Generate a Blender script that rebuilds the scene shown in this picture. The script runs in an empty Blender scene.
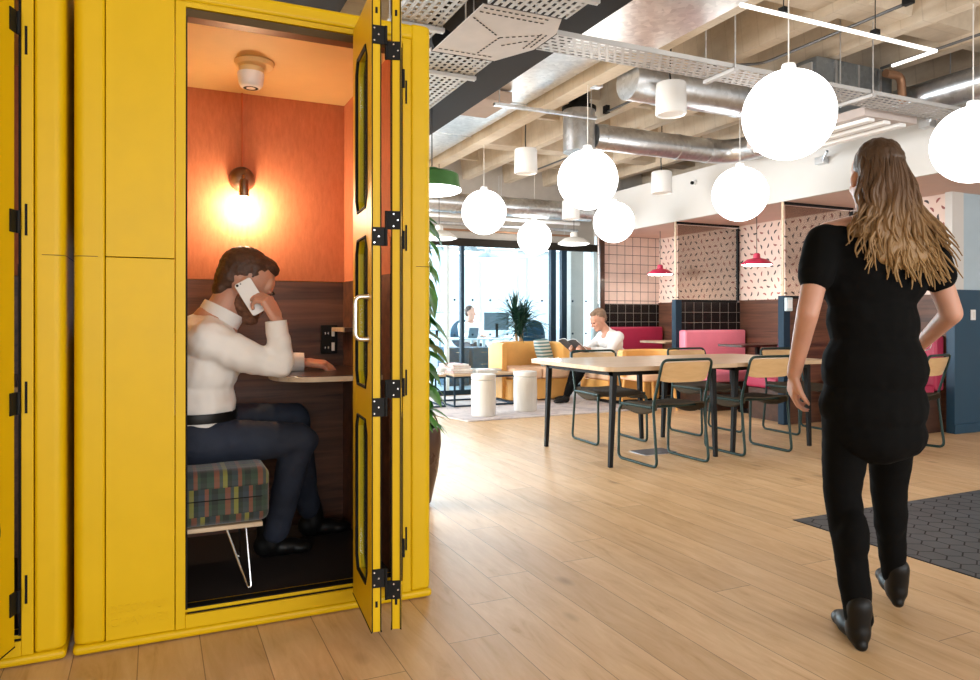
import bpy, bmesh, math, random
from mathutils import Vector, Matrix, Euler, noise
random.seed(7)
PI = math.pi
SC = bpy.context.scene
COL = SC.collection

# ------------------------------------------------------------------ materials
class NT:
    """tiny node helper"""
    def __init__(s, name):
        s.m = bpy.data.materials.new(name); s.m.use_nodes = True
        s.t = s.m.node_tree; s.n = s.t.nodes; s.l = s.t.links
        s.n.clear()
        s.out = s.n.new('ShaderNodeOutputMaterial')
        s.b = s.n.new('ShaderNodeBsdfPrincipled')
        s.l.new(s.b.outputs[0], s.out.inputs[0])
    def set(s, sock, v):
        if hasattr(v, 'is_output') or isinstance(v, bpy.types.NodeSocket): s.l.new(v, sock)
        else:
            if isinstance(v, (tuple, list)) and len(v) == 3 and sock.type == 'RGBA': v = (*v, 1)
            sock.default_value = v
    def p(s, **k):
        names = dict(color='Base Color', rough='Roughness', metal='Metallic', normal='Normal', coat='Coat Weight',
                     coatr='Coat Roughness', spec='Specular IOR Level', emis='Emission Color', estr='Emission Strength',
                     sss='Subsurface Weight', sheen='Sheen Weight', trans='Transmission Weight')
        for a, v in k.items(): s.set(s.b.inputs[names[a]], v)
        return s.m
    def M(s, op, a, b=0.0, c=0.0):
        n = s.n.new('ShaderNodeMath'); n.operation = op
        s.set(n.inputs[0], a); s.set(n.inputs[1], b); s.set(n.inputs[2], c); return n.outputs[0]
    def co(s, scale=(1, 1, 1), kind='Object', rot=(0, 0, 0), loc=(0, 0, 0)):
        c = s.n.new('ShaderNodeTexCoord'); m = s.n.new('ShaderNodeMapping')
        s.l.new(c.outputs[kind], m.inputs[0]); m.inputs['Scale'].default_value = scale
        m.inputs['Rotation'].default_value = rot; m.inputs['Location'].default_value = loc
        return m.outputs[0]
    def xyz(s, v):
        n = s.n.new('ShaderNodeSeparateXYZ'); s.l.new(v, n.inputs[0]); return n.outputs
    def comb(s, x, y, z=0.0):
        n = s.n.new('ShaderNodeCombineXYZ'); s.set(n.inputs[0], x); s.set(n.inputs[1], y); s.set(n.inputs[2], z); return n.outputs[0]
    def noise(s, v, scale=5, detail=4, rough=.55, dist=0.0):
        n = s.n.new('ShaderNodeTexNoise'); s.l.new(v, n.inputs['Vector'])
        n.inputs['Scale'].default_value = scale; n.inputs['Detail'].default_value = detail
        n.inputs['Roughness'].default_value = rough; n.inputs['Distortion'].default_value = dist
        return n.outputs[0]
    def white(s, v):
        n = s.n.new('ShaderNodeTexWhiteNoise'); n.noise_dimensions = '2D'; s.l.new(v, n.inputs['Vector']); return n.outputs[0]
    def ramp(s, f, stops, interp='LINEAR'):
        n = s.n.new('ShaderNodeValToRGB'); s.set(n.inputs[0], f); e = n.color_ramp.elements
        n.color_ramp.interpolation = interp
        while len(e) < len(stops): e.new(.5)
        for i, (p, c) in enumerate(stops):
            e[i].position = p; e[i].color = (*c, 1) if len(c) == 3 else c
        return n.outputs[0]
    def mix(s, f, a, b, blend='MIX'):
        n = s.n.new('ShaderNodeMix'); n.data_type = 'RGBA'; n.blend_type = blend
        s.set(n.inputs[0], f); s.set(n.inputs[6], a); s.set(n.inputs[7], b); return n.outputs[2]
    def bump(s, h, strength=.3, dist=.01):
        n = s.n.new('ShaderNodeBump'); s.set(n.inputs['Height'], h)
        n.inputs['Strength'].default_value = strength; n.inputs['Distance'].default_value = dist; return n.outputs[0]

def sc(c, k): return tuple(min(1, x*k) for x in c)
MC = {}
def mat(name, color, rough=.5, metal=0.0, var=.08, nscale=6, bump=0.0, bscale=200, coat=0.0, **k):
    if name in MC: return MC[name]
    t = NT(name); v = t.co()
    f = t.noise(v, nscale, 3)
    c = t.ramp(f, [(.3, sc(color, 1-var)), (.7, sc(color, 1+var))])
    r = t.M('ADD', rough-.04, t.M('MULTIPLY', f, .08))
    a = dict(color=c, rough=r, metal=metal, coat=coat)
    if bump: a['normal'] = t.bump(t.noise(v, bscale, 2), bump, .002)
    a.update(k)
    MC[name] = t.p(**a); return MC[name]
def emit(name, color, strength):
    if name in MC: return MC[name]
    t = NT(name); f = t.noise(t.co(), 3, 1)
    c = t.ramp(f, [(0, sc(color, .99)), (1, color)])
    MC[name] = t.p(color=(.8, .8, .8), emis=c, estr=strength); return MC[name]
def glass(name, tint=(1, 1, 1), refl=.06):
    t = NT(name); t.n.remove(t.b)
    tr = t.n.new('ShaderNodeBsdfTransparent'); gl = t.n.new('ShaderNodeBsdfGlossy'); mx = t.n.new('ShaderNodeMixShader')
    f = t.noise(t.co(), 2, 1); tr_c = t.ramp(f, [(0, tint), (1, sc(tint, .98))])
    t.l.new(tr_c, tr.inputs[0]); gl.inputs['Roughness'].default_value = .02
    lw = t.n.new('ShaderNodeLayerWeight'); lw.inputs[0].default_value = .25
    fac = t.M('ADD', refl*.5, t.M('MULTIPLY', lw.outputs['Fresnel'], refl*4))
    t.l.new(fac, mx.inputs[0]); t.l.new(tr.outputs[0], mx.inputs[1]); t.l.new(gl.outputs[0], mx.inputs[2])
    t.l.new(mx.outputs[0], t.out.inputs[0]); return t.m

def plank_mat():
    t = NT('oak_planks'); v = t.co(); x, y, z = t.xyz(v)[:3]
    W, L = .19, 1.9
    rx = t.M('DIVIDE', t.M('ADD', x, 50.0-.93+.19), W); row = t.M('FLOOR', rx)
    off = t.M('MULTIPLY', t.white(t.comb(row, 3.3)), L)
    ry = t.M('DIVIDE', t.M('ADD', t.M('ADD', y, 50.0), off), L); col = t.M('FLOOR', ry)
    h1 = t.white(t.comb(row, col)); h2 = t.white(t.comb(col, t.M('ADD', row, 7.7)))
    fx = t.M('FRACT', rx); fy = t.M('FRACT', ry)
    gx = t.M('MINIMUM', fx, t.M('SUBTRACT', 1.0, fx)); gy = t.M('MINIMUM', fy, t.M('SUBTRACT', 1.0, fy))
    gap = t.M('MAXIMUM', t.M('LESS_THAN', gx, .008), t.M('LESS_THAN', gy, .0009))
    # grain coordinates shifted per plank
    g = t.comb(t.M('ADD', x, t.M('MULTIPLY', h1, 9.0)), t.M('ADD', t.M('MULTIPLY', y, .16), t.M('MULTIPLY', h2, 5.0)), 0.0)
    n1 = t.noise(g, 16, 6, .62, .9); n2 = t.noise(g, 60, 4, .6, .2)
    base = t.ramp(n1, [(.22, (.48, .27, .115)), (.40, (.68, .45, .235)), (.62, (.78, .55, .32)), (.85, (.86, .65, .42))])
    tone = t.ramp(h1, [(0, (.84, .81, .77)), (.5, (.96, .95, .93)), (1, (1.0, 1.0, 1.0))])
    c = t.mix(1.0, base, tone, 'MULTIPLY')
    c = t.mix(t.M('MULTIPLY', n2, .26), c, (.50, .29, .13))
    # knots
    kv = t.comb(t.M('ADD', x, t.M('MULTIPLY', h2, 3.0)), t.M('MULTIPLY', y, .5), 0.0)
    vo = t.n.new('ShaderNodeTexVoronoi'); vo.inputs['Scale'].default_value = 2.6; t.l.new(kv, vo.inputs['Vector'])
    kn = t.ramp(vo.outputs['Distance'], [(0, (1, 1, 1)), (.03, (.75, .75, .75)), (.10, (0, 0, 0))])
    c = t.mix(t.M('MULTIPLY', kn, .75), c, (.16, .07, .03))
    c = t.mix(gap, c, (.30, .18, .10))
    r = t.M('ADD', .36, t.M('MULTIPLY', n2, .18))
    h = t.M('SUBTRACT', t.M('MULTIPLY', n2, .25), t.M('MULTIPLY', gap, 1.0))
    return t.p(color=c, rough=r, normal=t.bump(h, .25, .003), spec=.4)

def wood(name, c0, c1, axis=0, scale=14, rough=.4, coat=.1, stretch=.12):
    if name in MC: return MC[name]
    t = NT(name); s3 = [1, 1, 1]; s3[axis] = stretch
    v = t.co(tuple(s3)); n1 = t.noise(v, scale, 6, .6, .8); n2 = t.noise(v, scale*5, 3)
    c = t.ramp(n1, [(.3, c0), (.7, c1)]); c = t.mix(t.M('MULTIPLY', n2, .3), c, sc(c0, .7))
    MC[name] = t.p(color=c, rough=rough, normal=t.bump(n2, .08, .002), coat=coat); return MC[name]

def concrete_mat():
    t = NT('board_marked_concrete'); v = t.co(); x, y, z = t.xyz(v)[:3]
    n1 = t.noise(v, 1.3, 6, .65); n2 = t.noise(v, 22, 5, .6)
    st = t.noise(t.co((6, .5, 6)), 3, 4)
    fb = t.M('FRACT', t.M('DIVIDE', y, .16)); line = t.M('LESS_THAN', fb, .06)
    c = t.ramp(n1, [(.25, (.42, .335, .24)), (.5, (.64, .54, .42)), (.75, (.80, .73, .62))])
    c = t.mix(t.M('MULTIPLY', st, .5), c, (.36, .28, .19))
    c = t.mix(t.M('MULTIPLY', line, .25), c, (.33, .26, .19))
    return t.p(color=c, rough=.85, normal=t.bump(t.M('ADD', n2, t.M('MULTIPLY', line, -.5)), .5, .01))

def grid_tile(name, ax, ay, cw, ch, tile, grout, gw=.035, rough=.25, ox=0, oy=0):
    t = NT(name); o = t.xyz(t.co())
    fx = t.M('FRACT', t.M('ADD', t.M('DIVIDE', o[ax], cw), 100+ox)); fy = t.M('FRACT', t.M('ADD', t.M('DIVIDE', o[ay], ch), 100+oy))
    g = t.M('MAXIMUM', t.M('LESS_THAN', fx, gw), t.M('LESS_THAN', fy, gw))
    n = t.noise(t.co(), 7, 3)
    ct = t.ramp(n, [(.3, sc(tile, .93)), (.7, sc(tile, 1.05))])
    return t.p(color=t.mix(g, ct, grout), rough=rough, normal=t.bump(g, -.3, .003))

def wallpaper(name, ax, ay, cell=.085):
    t = NT(name); o = t.xyz(t.co())
    ry = t.M('ADD', t.M('DIVIDE', o[ay], cell), 60.0); row = t.M('FLOOR', ry)
    rx = t.M('ADD', t.M('ADD', t.M('DIVIDE', o[ax], cell*1.3), 60.0), t.M('MULTIPLY', t.M('MODULO', row, 2.0), .5)); col = t.M('FLOOR', rx)
    h = t.white(t.comb(row, col)); a = t.M('MULTIPLY', h, 6.283)
    ux = t.M('MULTIPLY', t.M('SUBTRACT', t.M('FRACT', rx), .5), 1.3); uy = t.M('SUBTRACT', t.M('FRACT', ry), .5)
    ca = t.M('COSINE', a); sa = t.M('SINE', a)
    p = t.M('ADD', t.M('MULTIPLY', ux, ca), t.M('MULTIPLY', uy, sa)); q = t.M('SUBTRACT', t.M('MULTIPLY', uy, ca), t.M('MULTIPLY', ux, sa))
    q = t.M('ADD', q, t.M('MULTIPLY', t.M('MULTIPLY', p, p), .8))      # bent dash
    d = t.M('ADD', t.M('POWER', t.M('ABSOLUTE', t.M('DIVIDE', p, .36)), 2.0), t.M('POWER', t.M('ABSOLUTE', t.M('DIVIDE', q, .13)), 2.0))
    m = t.M('LESS_THAN', d, 1.0)
    base = t.ramp(t.noise(t.co(), 3, 2), [(.3, (.74, .58, .51)), (.7, (.80, .64, .57))])
    mark = t.mix(t.M('GREATER_THAN', t.white(t.comb(col, row)), .6), (.06, .05, .055), (.30, .10, .09))
    return t.p(color=t.mix(m, base, mark), rough=.7)

def plaid_mat():
    t = NT('plaid_wool'); o = t.xyz(t.co())
    def stripes(co, P, seed, stops):
        f = t.M('FRACT', t.M('ADD', t.M('DIVIDE', co, P), 20+seed)); return t.ramp(f, stops, 'CONSTANT')
    k = (.012, .014, .013); g = (.030, .055, .035); y = (.30, .28, .04); r = (.26, .07, .035); b = (.03, .04, .06); w = (.06, .07, .065)
    sx = stripes(t.M('ADD', o[0], t.M('MULTIPLY', t.M('FLOOR', t.M('DIVIDE', o[2], .0975)), .037)), .15, .1, [(0, k), (.14, g), (.30, r), (.42, w), (.50, y), (.60, k), (.70, b), (.84, r), (.93, g)])
    sz = stripes(o[2], .10, .3, [(0, k), (.25, w), (.42, g), (.62, k), (.80, b)])
    sy = stripes(o[1], .15, .2, [(0, k), (.2, g), (.4, y), (.48, w), (.7, r), (.8, g)])
    c = t.mix(.35, sx, sz); c = t.mix(.22, c, sy)
    return t.p(color=c, rough=.9, normal=t.bump(t.noise(t.co(), 400, 2), .3, .002), sheen=.3)

def cladding():
    t = NT('orange_felt'); v = t.co(); n = t.noise(t.co((1, 1, .25)), 60, 5, .7); n2 = t.noise(v, 2, 3)
    c = t.ramp(n, [(.3, (.46, .145, .060)), (.7, (.60, .205, .090))]); c = t.mix(t.M('MULTIPLY', n2, .3), c, (.42, .13, .055))
    return t.p(color=c, rough=.85, normal=t.bump(n, .4, .003))

def jute_rug():
    t = NT('pale_patterned_rug'); v = t.co(); n = t.noise(v, 3.2, 6, .7, 1.2); n2 = t.noise(v, 90, 2)
    c = t.ramp(n, [(.3, (.36, .33, .36)), (.5, (.62, .56, .56)), (.7, (.74, .68, .65))])
    return t.p(color=c, rough=.95, normal=t.bump(n2, .5, .004))

def galv(name='galvanised_steel', col=(.62, .64, .66), rough=.3):
    if name in MC: return MC[name]
    t = NT(name); v = t.co()
    vo = t.n.new('ShaderNodeTexVoronoi'); vo.inputs['Scale'].default_value = 28; t.l.new(v, vo.inputs['Vector'])
    f = t.noise(vo.outputs['Color'], 4, 2)
    c = t.ramp(f, [(.3, sc(col, .85)), (.7, sc(col, 1.15))])
    MC[name] = t.p(color=c, rough=t.M('ADD', rough-.05, t.M('MULTIPLY', f, .15)), metal=.9); return MC[name]

Y_PAINT = (.70, .445, .0015)
M = dict(
 floor=plank_mat(), concrete=concrete_mat(), yellow=mat('yellow_lacquer', Y_PAINT, .42, var=.03, spec=.3),
 rubber=mat('black_rubber', (.006, .006, .006), .7, spec=.2), black=mat('black_powder_coat', (.005, .005, .005), .6, spec=.25),
 hinge=mat('black_hinge_steel', (.005, .005, .005), .6, spec=.25), chrome=mat('brushed_chrome', (.75, .75, .76), .22, 1.0),
 felt=cladding(), veneer=wood('walnut_veneer', (.045, .016, .009), (.21, .085, .042), 0, 20, .45, .0, .06),
 veneer_side=wood('walnut_panelling', (.045, .016, .009), (.16, .065, .034), 1, 20, .5, .0, .06),
 darkwood=wood('dark_stained_timber', (.035, .015, .010), (.085, .038, .022), 0, 12, .3, .2),
 boothceil=mat('booth_ceiling_board', (.78, .56, .25), .6, var=.03), boothfloor=mat('booth_carpet_dark', (.012, .006, .005), .8, bump=.3),
 lightwood=wood('pale_oak', (.50, .34, .20), (.68, .50, .33), 0, 16, .38, .1), ply=wood('pale_ply', (.62, .38, .17), (.76, .52, .27), 0, 18, .35, .15),
 edge=wood('birch_ply_edge', (.52, .38, .24), (.72, .58, .42), 0, 30, .5, 0),
 plaid=plaid_mat(), brass=mat('aged_bronze', (.20, .13, .09), .35, .8), offwhite=mat('off_white_plastic', (.78, .76, .72), .45, var=.02),
 green=mat('bottle_green_steel', (.003, .026, .022), .45, .2), seat=mat('umber_seat_shell', (.058, .045, .030), .8, bump=.2, spec=.08), greyseat=mat('slate_seat_shell', (.10, .105, .12), .55, bump=.2),
 orange=mat('tan_orange_leather', (.76, .40, .11), .5, var=.06, bump=.15, bscale=120), peach=mat('peach_fabric', (.78, .50, .32), .75, var=.06, bump=.3),
 pink=mat('rose_pink_leather', (.82, .25, .35), .45, var=.05, bump=.1), magenta=mat('magenta_leather', (.36, .020, .065), .5, var=.05, bump=.1),
 whitepaint=mat('white_plaster', (.62, .605, .58), .75, var=.02, nscale=2), blush=mat('blush_plaster', (.72, .52, .45), .75, var=.03),
 palebl=mat('pale_blue_paint', (.42, .53, .60), .65, var=.03), darkbl=mat('deep_teal_blue_paint', (.008, .050, .095), .5, var=.06),
 screed=mat('hex_grout', (.025, .025, .027), .8), galv=galv(), brightduct=galv('polished_duct_steel', (.80, .79, .77), .30),
 traysteel=mat('tray_steel', (.44, .43, .42), .45, .3), white=mat('white_enamel', (.85, .85, .84), .4, var=.01), beam=mat('painted_steel_beam', (.020, .015, .011), .75, spec=.2),
 pipe=mat('grey_conduit', (.10, .10, .10), .4, .5), greenlamp=mat('moss_green_enamel', (.045, .15, .035), .4, .2, var=.15), pinklamp=mat('raspberry_enamel', (.62, .035, .10), .4),
 globe=emit('opal_globe_glow', (1, .985, .96), 3.6), lampface=emit('lamp_diffuser_glow', (1, .98, .94), 3.5), bulb=emit('warm_bulb_glow', (1, .76, .50), 240),
 tube=emit('white_conduit_glow', (1, 1, .98), .9), skin=mat('skin', (.54, .28, .19), .5, var=.06, nscale=12, sss=.15), hair=mat('brown_hair', (.060, .026, .013), .6, var=.35, nscale=60, bump=.7, bscale=160),  # tube: white conduit given emission, no lamp
 beard=mat('short_brown_beard', (.17, .075, .04), .75, var=.3, nscale=90, bump=.6), shirt=mat('white_cotton', (.80, .76, .72), .8, var=.02, bump=.1), navy=mat('dark_navy_denim', (.014, .020, .038), .8, var=.2, bump=.3),
 leather=mat('black_leather', (.005, .005, .005), .45, spec=.3), blackcloth=mat('black_jersey', (.003, .003, .003), .9, spec=.12, var=.2, bump=.2),
 eye=mat('dark_eye', (.03, .02, .015), .2), lips=mat('lip_skin', (.50, .19, .15), .5), phone=mat('white_phone_body', (.80, .78, .76), .25, var=.01), greyhair=mat('grey_brown_hair', (.22, .14, .09), .7, var=.3, nscale=40),
 leaf=mat('pothos_leaf_green', (.055, .20, .025), .4, var=.5, nscale=9), leafdark=mat('dark_strap_leaf_green', (.012, .045, .028), .45, var=.4), stem=mat('plant_stem', (.12, .14, .05), .7),
 pot=mat('bronze_glazed_pot', (.085, .045, .030), .28, .2, var=.2), soil=mat('potting_soil', (.03, .02, .015), .95), trunk=mat('palm_trunk', (.30, .19, .10), .85, var=.3),
 paper=mat('printed_paper', (.75, .73, .70), .7, var=.1, nscale=25), bluefr=mat('steel_blue_frame', (.010, .029, .052), .6, .1, spec=.25), palefr=mat('pale_blue_frame', (.55, .66, .70), .5),
 screen=mat('grey_blue_screen_back', (.12, .17, .20), .4), officeblue=mat('office_navy_fabric', (.015, .07, .12), .8, var=.2), officelight=mat('pale_office_laminate', (.70, .78, .82), .5),
 stoolw=wood('whitewashed_timber', (.68, .66, .62), (.80, .78, .74), 2, 14, .65, 0, .15), cable=mat('black_cable', (.01, .01, .01), .5), rug=jute_rug(), smoked=glass('smoked_mesh_glass', (.62, .58, .54), .05),
 glass=glass('clear_glass', (.90, .97, 1.0), .06), greyplaster=mat('warm_grey_render', (.50, .45, .40), .8, var=.06), copper=mat('copper_pipe', (.34, .18, .10), .45, .5), red=mat('red_print', (.62, .05, .05), .6),
 hexbody=mat('charcoal_hex_tile', (.075, .083, .092), .5, var=.25, nscale=5), browngrey=mat('taupe_board', (.40, .30, .24), .7), carpet=mat('blue_grey_carpet', (.30, .37, .42), .95, bump=.4))
def ombre():
    t = NT('ombre_blonde_hair'); z = t.xyz(t.co())[2]
    n = t.noise(t.co((9, 9, 1.0)), 8, 4); f = t.M('ADD', z, t.M('MULTIPLY', n, .12))
    c = t.ramp(t.M('MULTIPLY', t.M('SUBTRACT', 1.72, f), 2.0), [(.0, (.055, .028, .014)), (.30, (.11, .055, .024)), (.52, (.27, .15, .055)), (.85, (.42, .25, .09))])
    c = t.mix(t.M('MULTIPLY', n, .5), c, (.10, .05, .02))
    return t.p(color=c, rough=.5, normal=t.bump(t.noise(t.co((1, 1, .1)), 160, 3), .6, .004))
M['ombre'] = ombre()
M['paper_wall'] = wallpaper('dash_print_wallpaper_side', 1, 2)
M['paper_wall_end'] = wallpaper('dash_print_wallpaper_end', 0, 2)
M['pinktile'] = grid_tile('pink_square_tile', 0, 2, .14, .135, (.76, .60, .54), (.05, .04, .04), .055, .3)
M['blacktile'] = grid_tile('black_square_tile', 0, 2, .14, .13, (.008, .008, .009), (.22, .20, .18), .04, .25)

# ------------------------------------------------------------------ geometry helper
class G:
    def __init__(s): s.v = []; s.f = []; s.mi = []
    def add(s, vs, fs, mi=0):
        o = len(s.v); s.v += [Vector(p) for p in vs]; s.f += [tuple(i+o for i in f) for f in fs]; s.mi += [mi]*len(fs); return s
    def box(s, x0, x1, y0, y1, z0, z1, mi=0):
        return s.add([(x0, y0, z0), (x1, y0, z0), (x1, y1, z0), (x0, y1, z0), (x0, y0, z1), (x1, y0, z1), (x1, y1, z1), (x0, y1, z1)],
              [(0, 3, 2, 1), (4, 5, 6, 7), (0, 1, 5, 4), (1, 2, 6, 5), (2, 3, 7, 6), (3, 0, 4, 7)], mi)
    def prism(s, poly, a, b, axis='z', mi=0):
        """extrude a 2D polygon along an axis between a and b. axis z: (x,y); y: (x,z); x: (y,z)"""
        n = len(poly)
        def P(p, h): return {'z': (p[0], p[1], h), 'y': (p[0], h, p[1]), 'x': (h, p[0], p[1])}[axis]
        vs = [P(p, a) for p in poly]+[P(p, b) for p in poly]
        fs = [tuple(range(n))[::-1], tuple(range(n, 2*n))]+[(i, (i+1) % n, n+(i+1) % n, n+i) for i in range(n)]
        return s.add(vs, fs, mi)
    def tube(s, pts, r, seg=10, caps=True, closed=False, mi=0):
        pts = [Vector(p) for p in pts]; n = len(pts); rr = r if isinstance(r, (list, tuple)) else [r]*n
        rings = []; prev = None
        for i, p in enumerate(pts):
            a = pts[i-1] if (i > 0 or closed) else p; b = pts[(i+1) % n] if (i < n-1 or closed) else p
            d = (b-a).normalized()
            if prev is None:
                u = Vector((0, 0, 1)) if abs(d.z) < .9 else Vector((1, 0, 0)); u = (u-d*u.dot(d)).normalized()
            else: u = (prev-d*prev.dot(d)).normalized()
            prev = u; w = d.cross(u)
            rings.append([p+(u*math.cos(2*PI*k/seg)+w*math.sin(2*PI*k/seg))*rr[i] for k in range(seg)])
        vs = [q for R in rings for q in R]; fs = []
        for i in range(n if closed else n-1):
            j = (i+1) % n
            for k in range(seg): fs.append((i*seg+k, i*seg+(k+1) % seg, j*seg+(k+1) % seg, j*seg+k))
        if caps and not closed: fs += [tuple(range(seg))[::-1], tuple((n-1)*seg+k for k in range(seg))]
        return s.add(vs, fs, mi)
    def cyl(s, p0, p1, r0, r1=None, seg=24, mi=0): return s.tube([p0, p1], [r0, r0 if r1 is None else r1], seg, mi=mi)
    def lathe(s, prof, c=(0, 0, 0), seg=32, axis='z', mi=0, a0=0, a1=2*PI):
        full = abs(a1-a0-2*PI) < 1e-6; m = seg if full else seg+1; vs = []; fs = []
        for r, h in prof:
            for k in range(m):
                a = a0+(a1-a0)*k/seg; x, y = r*math.cos(a), r*math.sin(a)
                q = {'z': (x, y, h), 'y': (x, h, y), 'x': (h, x, y)}[axis]
                vs.append((c[0]+q[0], c[1]+q[1], c[2]+q[2]))
        for i in range(len(prof)-1):
            for k in range(seg): fs.append((i*m+k, i*m+(k+1) % m, (i+1)*m+(k+1) % m, (i+1)*m+k))
        return s.add(vs, fs, mi)
    def sphere(s, c, r, seg=32, rings=16, rad=(1, 1, 1), rot=None, mi=0):
        prof = []; vs = []; fs = []; R = rot or Matrix.Identity(3)
        for i in range(rings+1):
            a = PI*i/rings
            for k in range(seg):
                b = 2*PI*k/seg
                q = Vector((math.sin(a)*math.cos(b)*rad[0], math.sin(a)*math.sin(b)*rad[1], -math.cos(a)*rad[2]))*r
                vs.append(Vector(c)+R @ q)
        for i in range(rings):
            for k in range(seg): fs.append((i*seg+k, i*seg+(k+1) % seg, (i+1)*seg+(k+1) % seg, (i+1)*seg+k))
        return s.add(vs, fs, mi)
    def xf(s, mtx):
        s.v = [mtx @ p for p in s.v]; return s
def rrect(x0, x1, y0, y1, r, n=6):
    rs = r if isinstance(r, (list, tuple)) else [r]*4; o = []
    for (cx, cy, a, q) in ((x1, y1, 0, rs[0]), (x0, y1, 90, rs[1]), (x0, y0, 180, rs[2]), (x1, y0, 270, rs[3])):
        sx = -1 if cx == x1 else 1; sy = -1 if cy == y1 else 1
        if q <= 0: o.append((cx, cy)); continue
        for k in range(n+1):
            t = math.radians(a+90*k/n); o.append((cx+sx*q+q*math.cos(t), cy+sy*q+q*math.sin(t)))
    return o
def bend(pts, r, n=5):
    """round the corners of a polyline"""
    pts = [Vector(p) for p in pts]; o = [pts[0]]
    for i in range(1, len(pts)-1):
        p = pts[i]; a = (pts[i-1]-p); b = (pts[i+1]-p); q = min(r, a.length*.49, b.length*.49)
        a0 = p+a.normalized()*q; b0 = p+b.normalized()*q
        for k in range(n+1):
            t = k/n; o.append(a0*(1-t)**2+p*2*t*(1-t)+b0*t*t)
    o.append(pts[-1]); return o

def finish(me, mats, smooth, ang=40):
    bm = bmesh.new(); bm.from_mesh(me)
    bmesh.ops.remove_doubles(bm, verts=bm.verts, dist=1e-6)
    bmesh.ops.recalc_face_normals(bm, faces=bm.faces)
    if smooth:
        for f in bm.faces: f.smooth = True
        for e in bm.edges:
            if len(e.link_faces) != 2 or e.calc_face_angle(0) > math.radians(ang): e.smooth = False
    bm.to_mesh(me); bm.free()
    for m in (mats if isinstance(mats, (list, tuple)) else [mats]): me.materials.append(m)

def comps(g):
    n = len(g.v); par = list(range(n))
    def fd(i):
        while par[i] != i: par[i] = par[par[i]]; i = par[i]
        return i
    for f in g.f:
        r = fd(f[0])
        for i in f[1:]: par[fd(i)] = r
    out = {}
    for f, mi in zip(g.f, g.mi): out.setdefault(fd(f[0]), []).append((f, mi))
    res = []
    for fl in out.values():
        idx = {}; h = G()
        for f, mi in fl:
            for i in f:
                if i not in idx: idx[i] = len(h.v); h.v.append(g.v[i])
            h.f.append(tuple(idx[i] for i in f)); h.mi.append(mi)
        res.append(h)
    return res
def objs(name, g, m, parent=None, bevel=0.0, smooth=True, seg=2):
    """each connected piece becomes a mesh object of its own"""
    return [obj(name, h, m, parent, bevel, smooth, seg) for h in comps(g)]

def obj(name, g, m, parent=None, bevel=0.0, smooth=True, seg=2, label=None):
    """one mesh object; geometry is given in world coordinates and stored relative to its root thing"""
    off = root_loc(parent)
    me = bpy.data.meshes.new(name); me.from_pydata([tuple(p-off) for p in g.v], [], g.f)
    for i, q in enumerate(g.mi): me.polygons[i].material_index = q
    finish(me, m, smooth)
    o = bpy.data.objects.new(name, me); COL.objects.link(o)
    if parent: o.parent = parent
    if bevel:
        b = o.modifiers.new('bevel', 'BEVEL'); b.width = bevel; b.segments = seg; b.limit_method = 'ANGLE'; b.angle_limit = math.radians(35)
        b.harden_normals = False
    if label: o['label'] = label
    return o
def root_loc(p):
    while p is not None and p.parent is not None: p = p.parent
    return p.location.copy() if p is not None else Vector((0, 0, 0))
def tag(o, label, cat, group=None, kind=None):
    o['label'] = label; o['category'] = cat
    if group: o['group'] = group
    if kind: o['kind'] = kind
    return o
def thing(name, loc, label, cat, group=None):
    o = bpy.data.objects.new(name, None); o.empty_display_size = .1; COL.objects.link(o); o.location = loc
    return tag(o, label, cat, group)
def struct(name, g, m, parent=None, bevel=0, label=None, smooth=False):
    o = obj(name, g, m, parent, bevel, smooth)
    if parent is None: o['kind'] = 'structure'
    if label: o['label'] = label
    return o
def single(name, g, m, label, cat, group=None, bevel=0, smooth=True):
    return tag(obj(name, g, m, None, bevel, smooth), label, cat, group)
def dup(root, loc, rotz=0, label=None, group=None, scale=None):
    def cp(o, par):
        c = o.copy(); COL.objects.link(c); c.parent = par
        for ch in o.children: cp(ch, c)
        return c
    r = cp(root, None); r.location = loc; r.rotation_euler = (0, 0, rotz)
    if scale: r.scale = (scale,)*3
    if label: r['label'] = label
    if group: r['group'] = group
    return r

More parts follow.
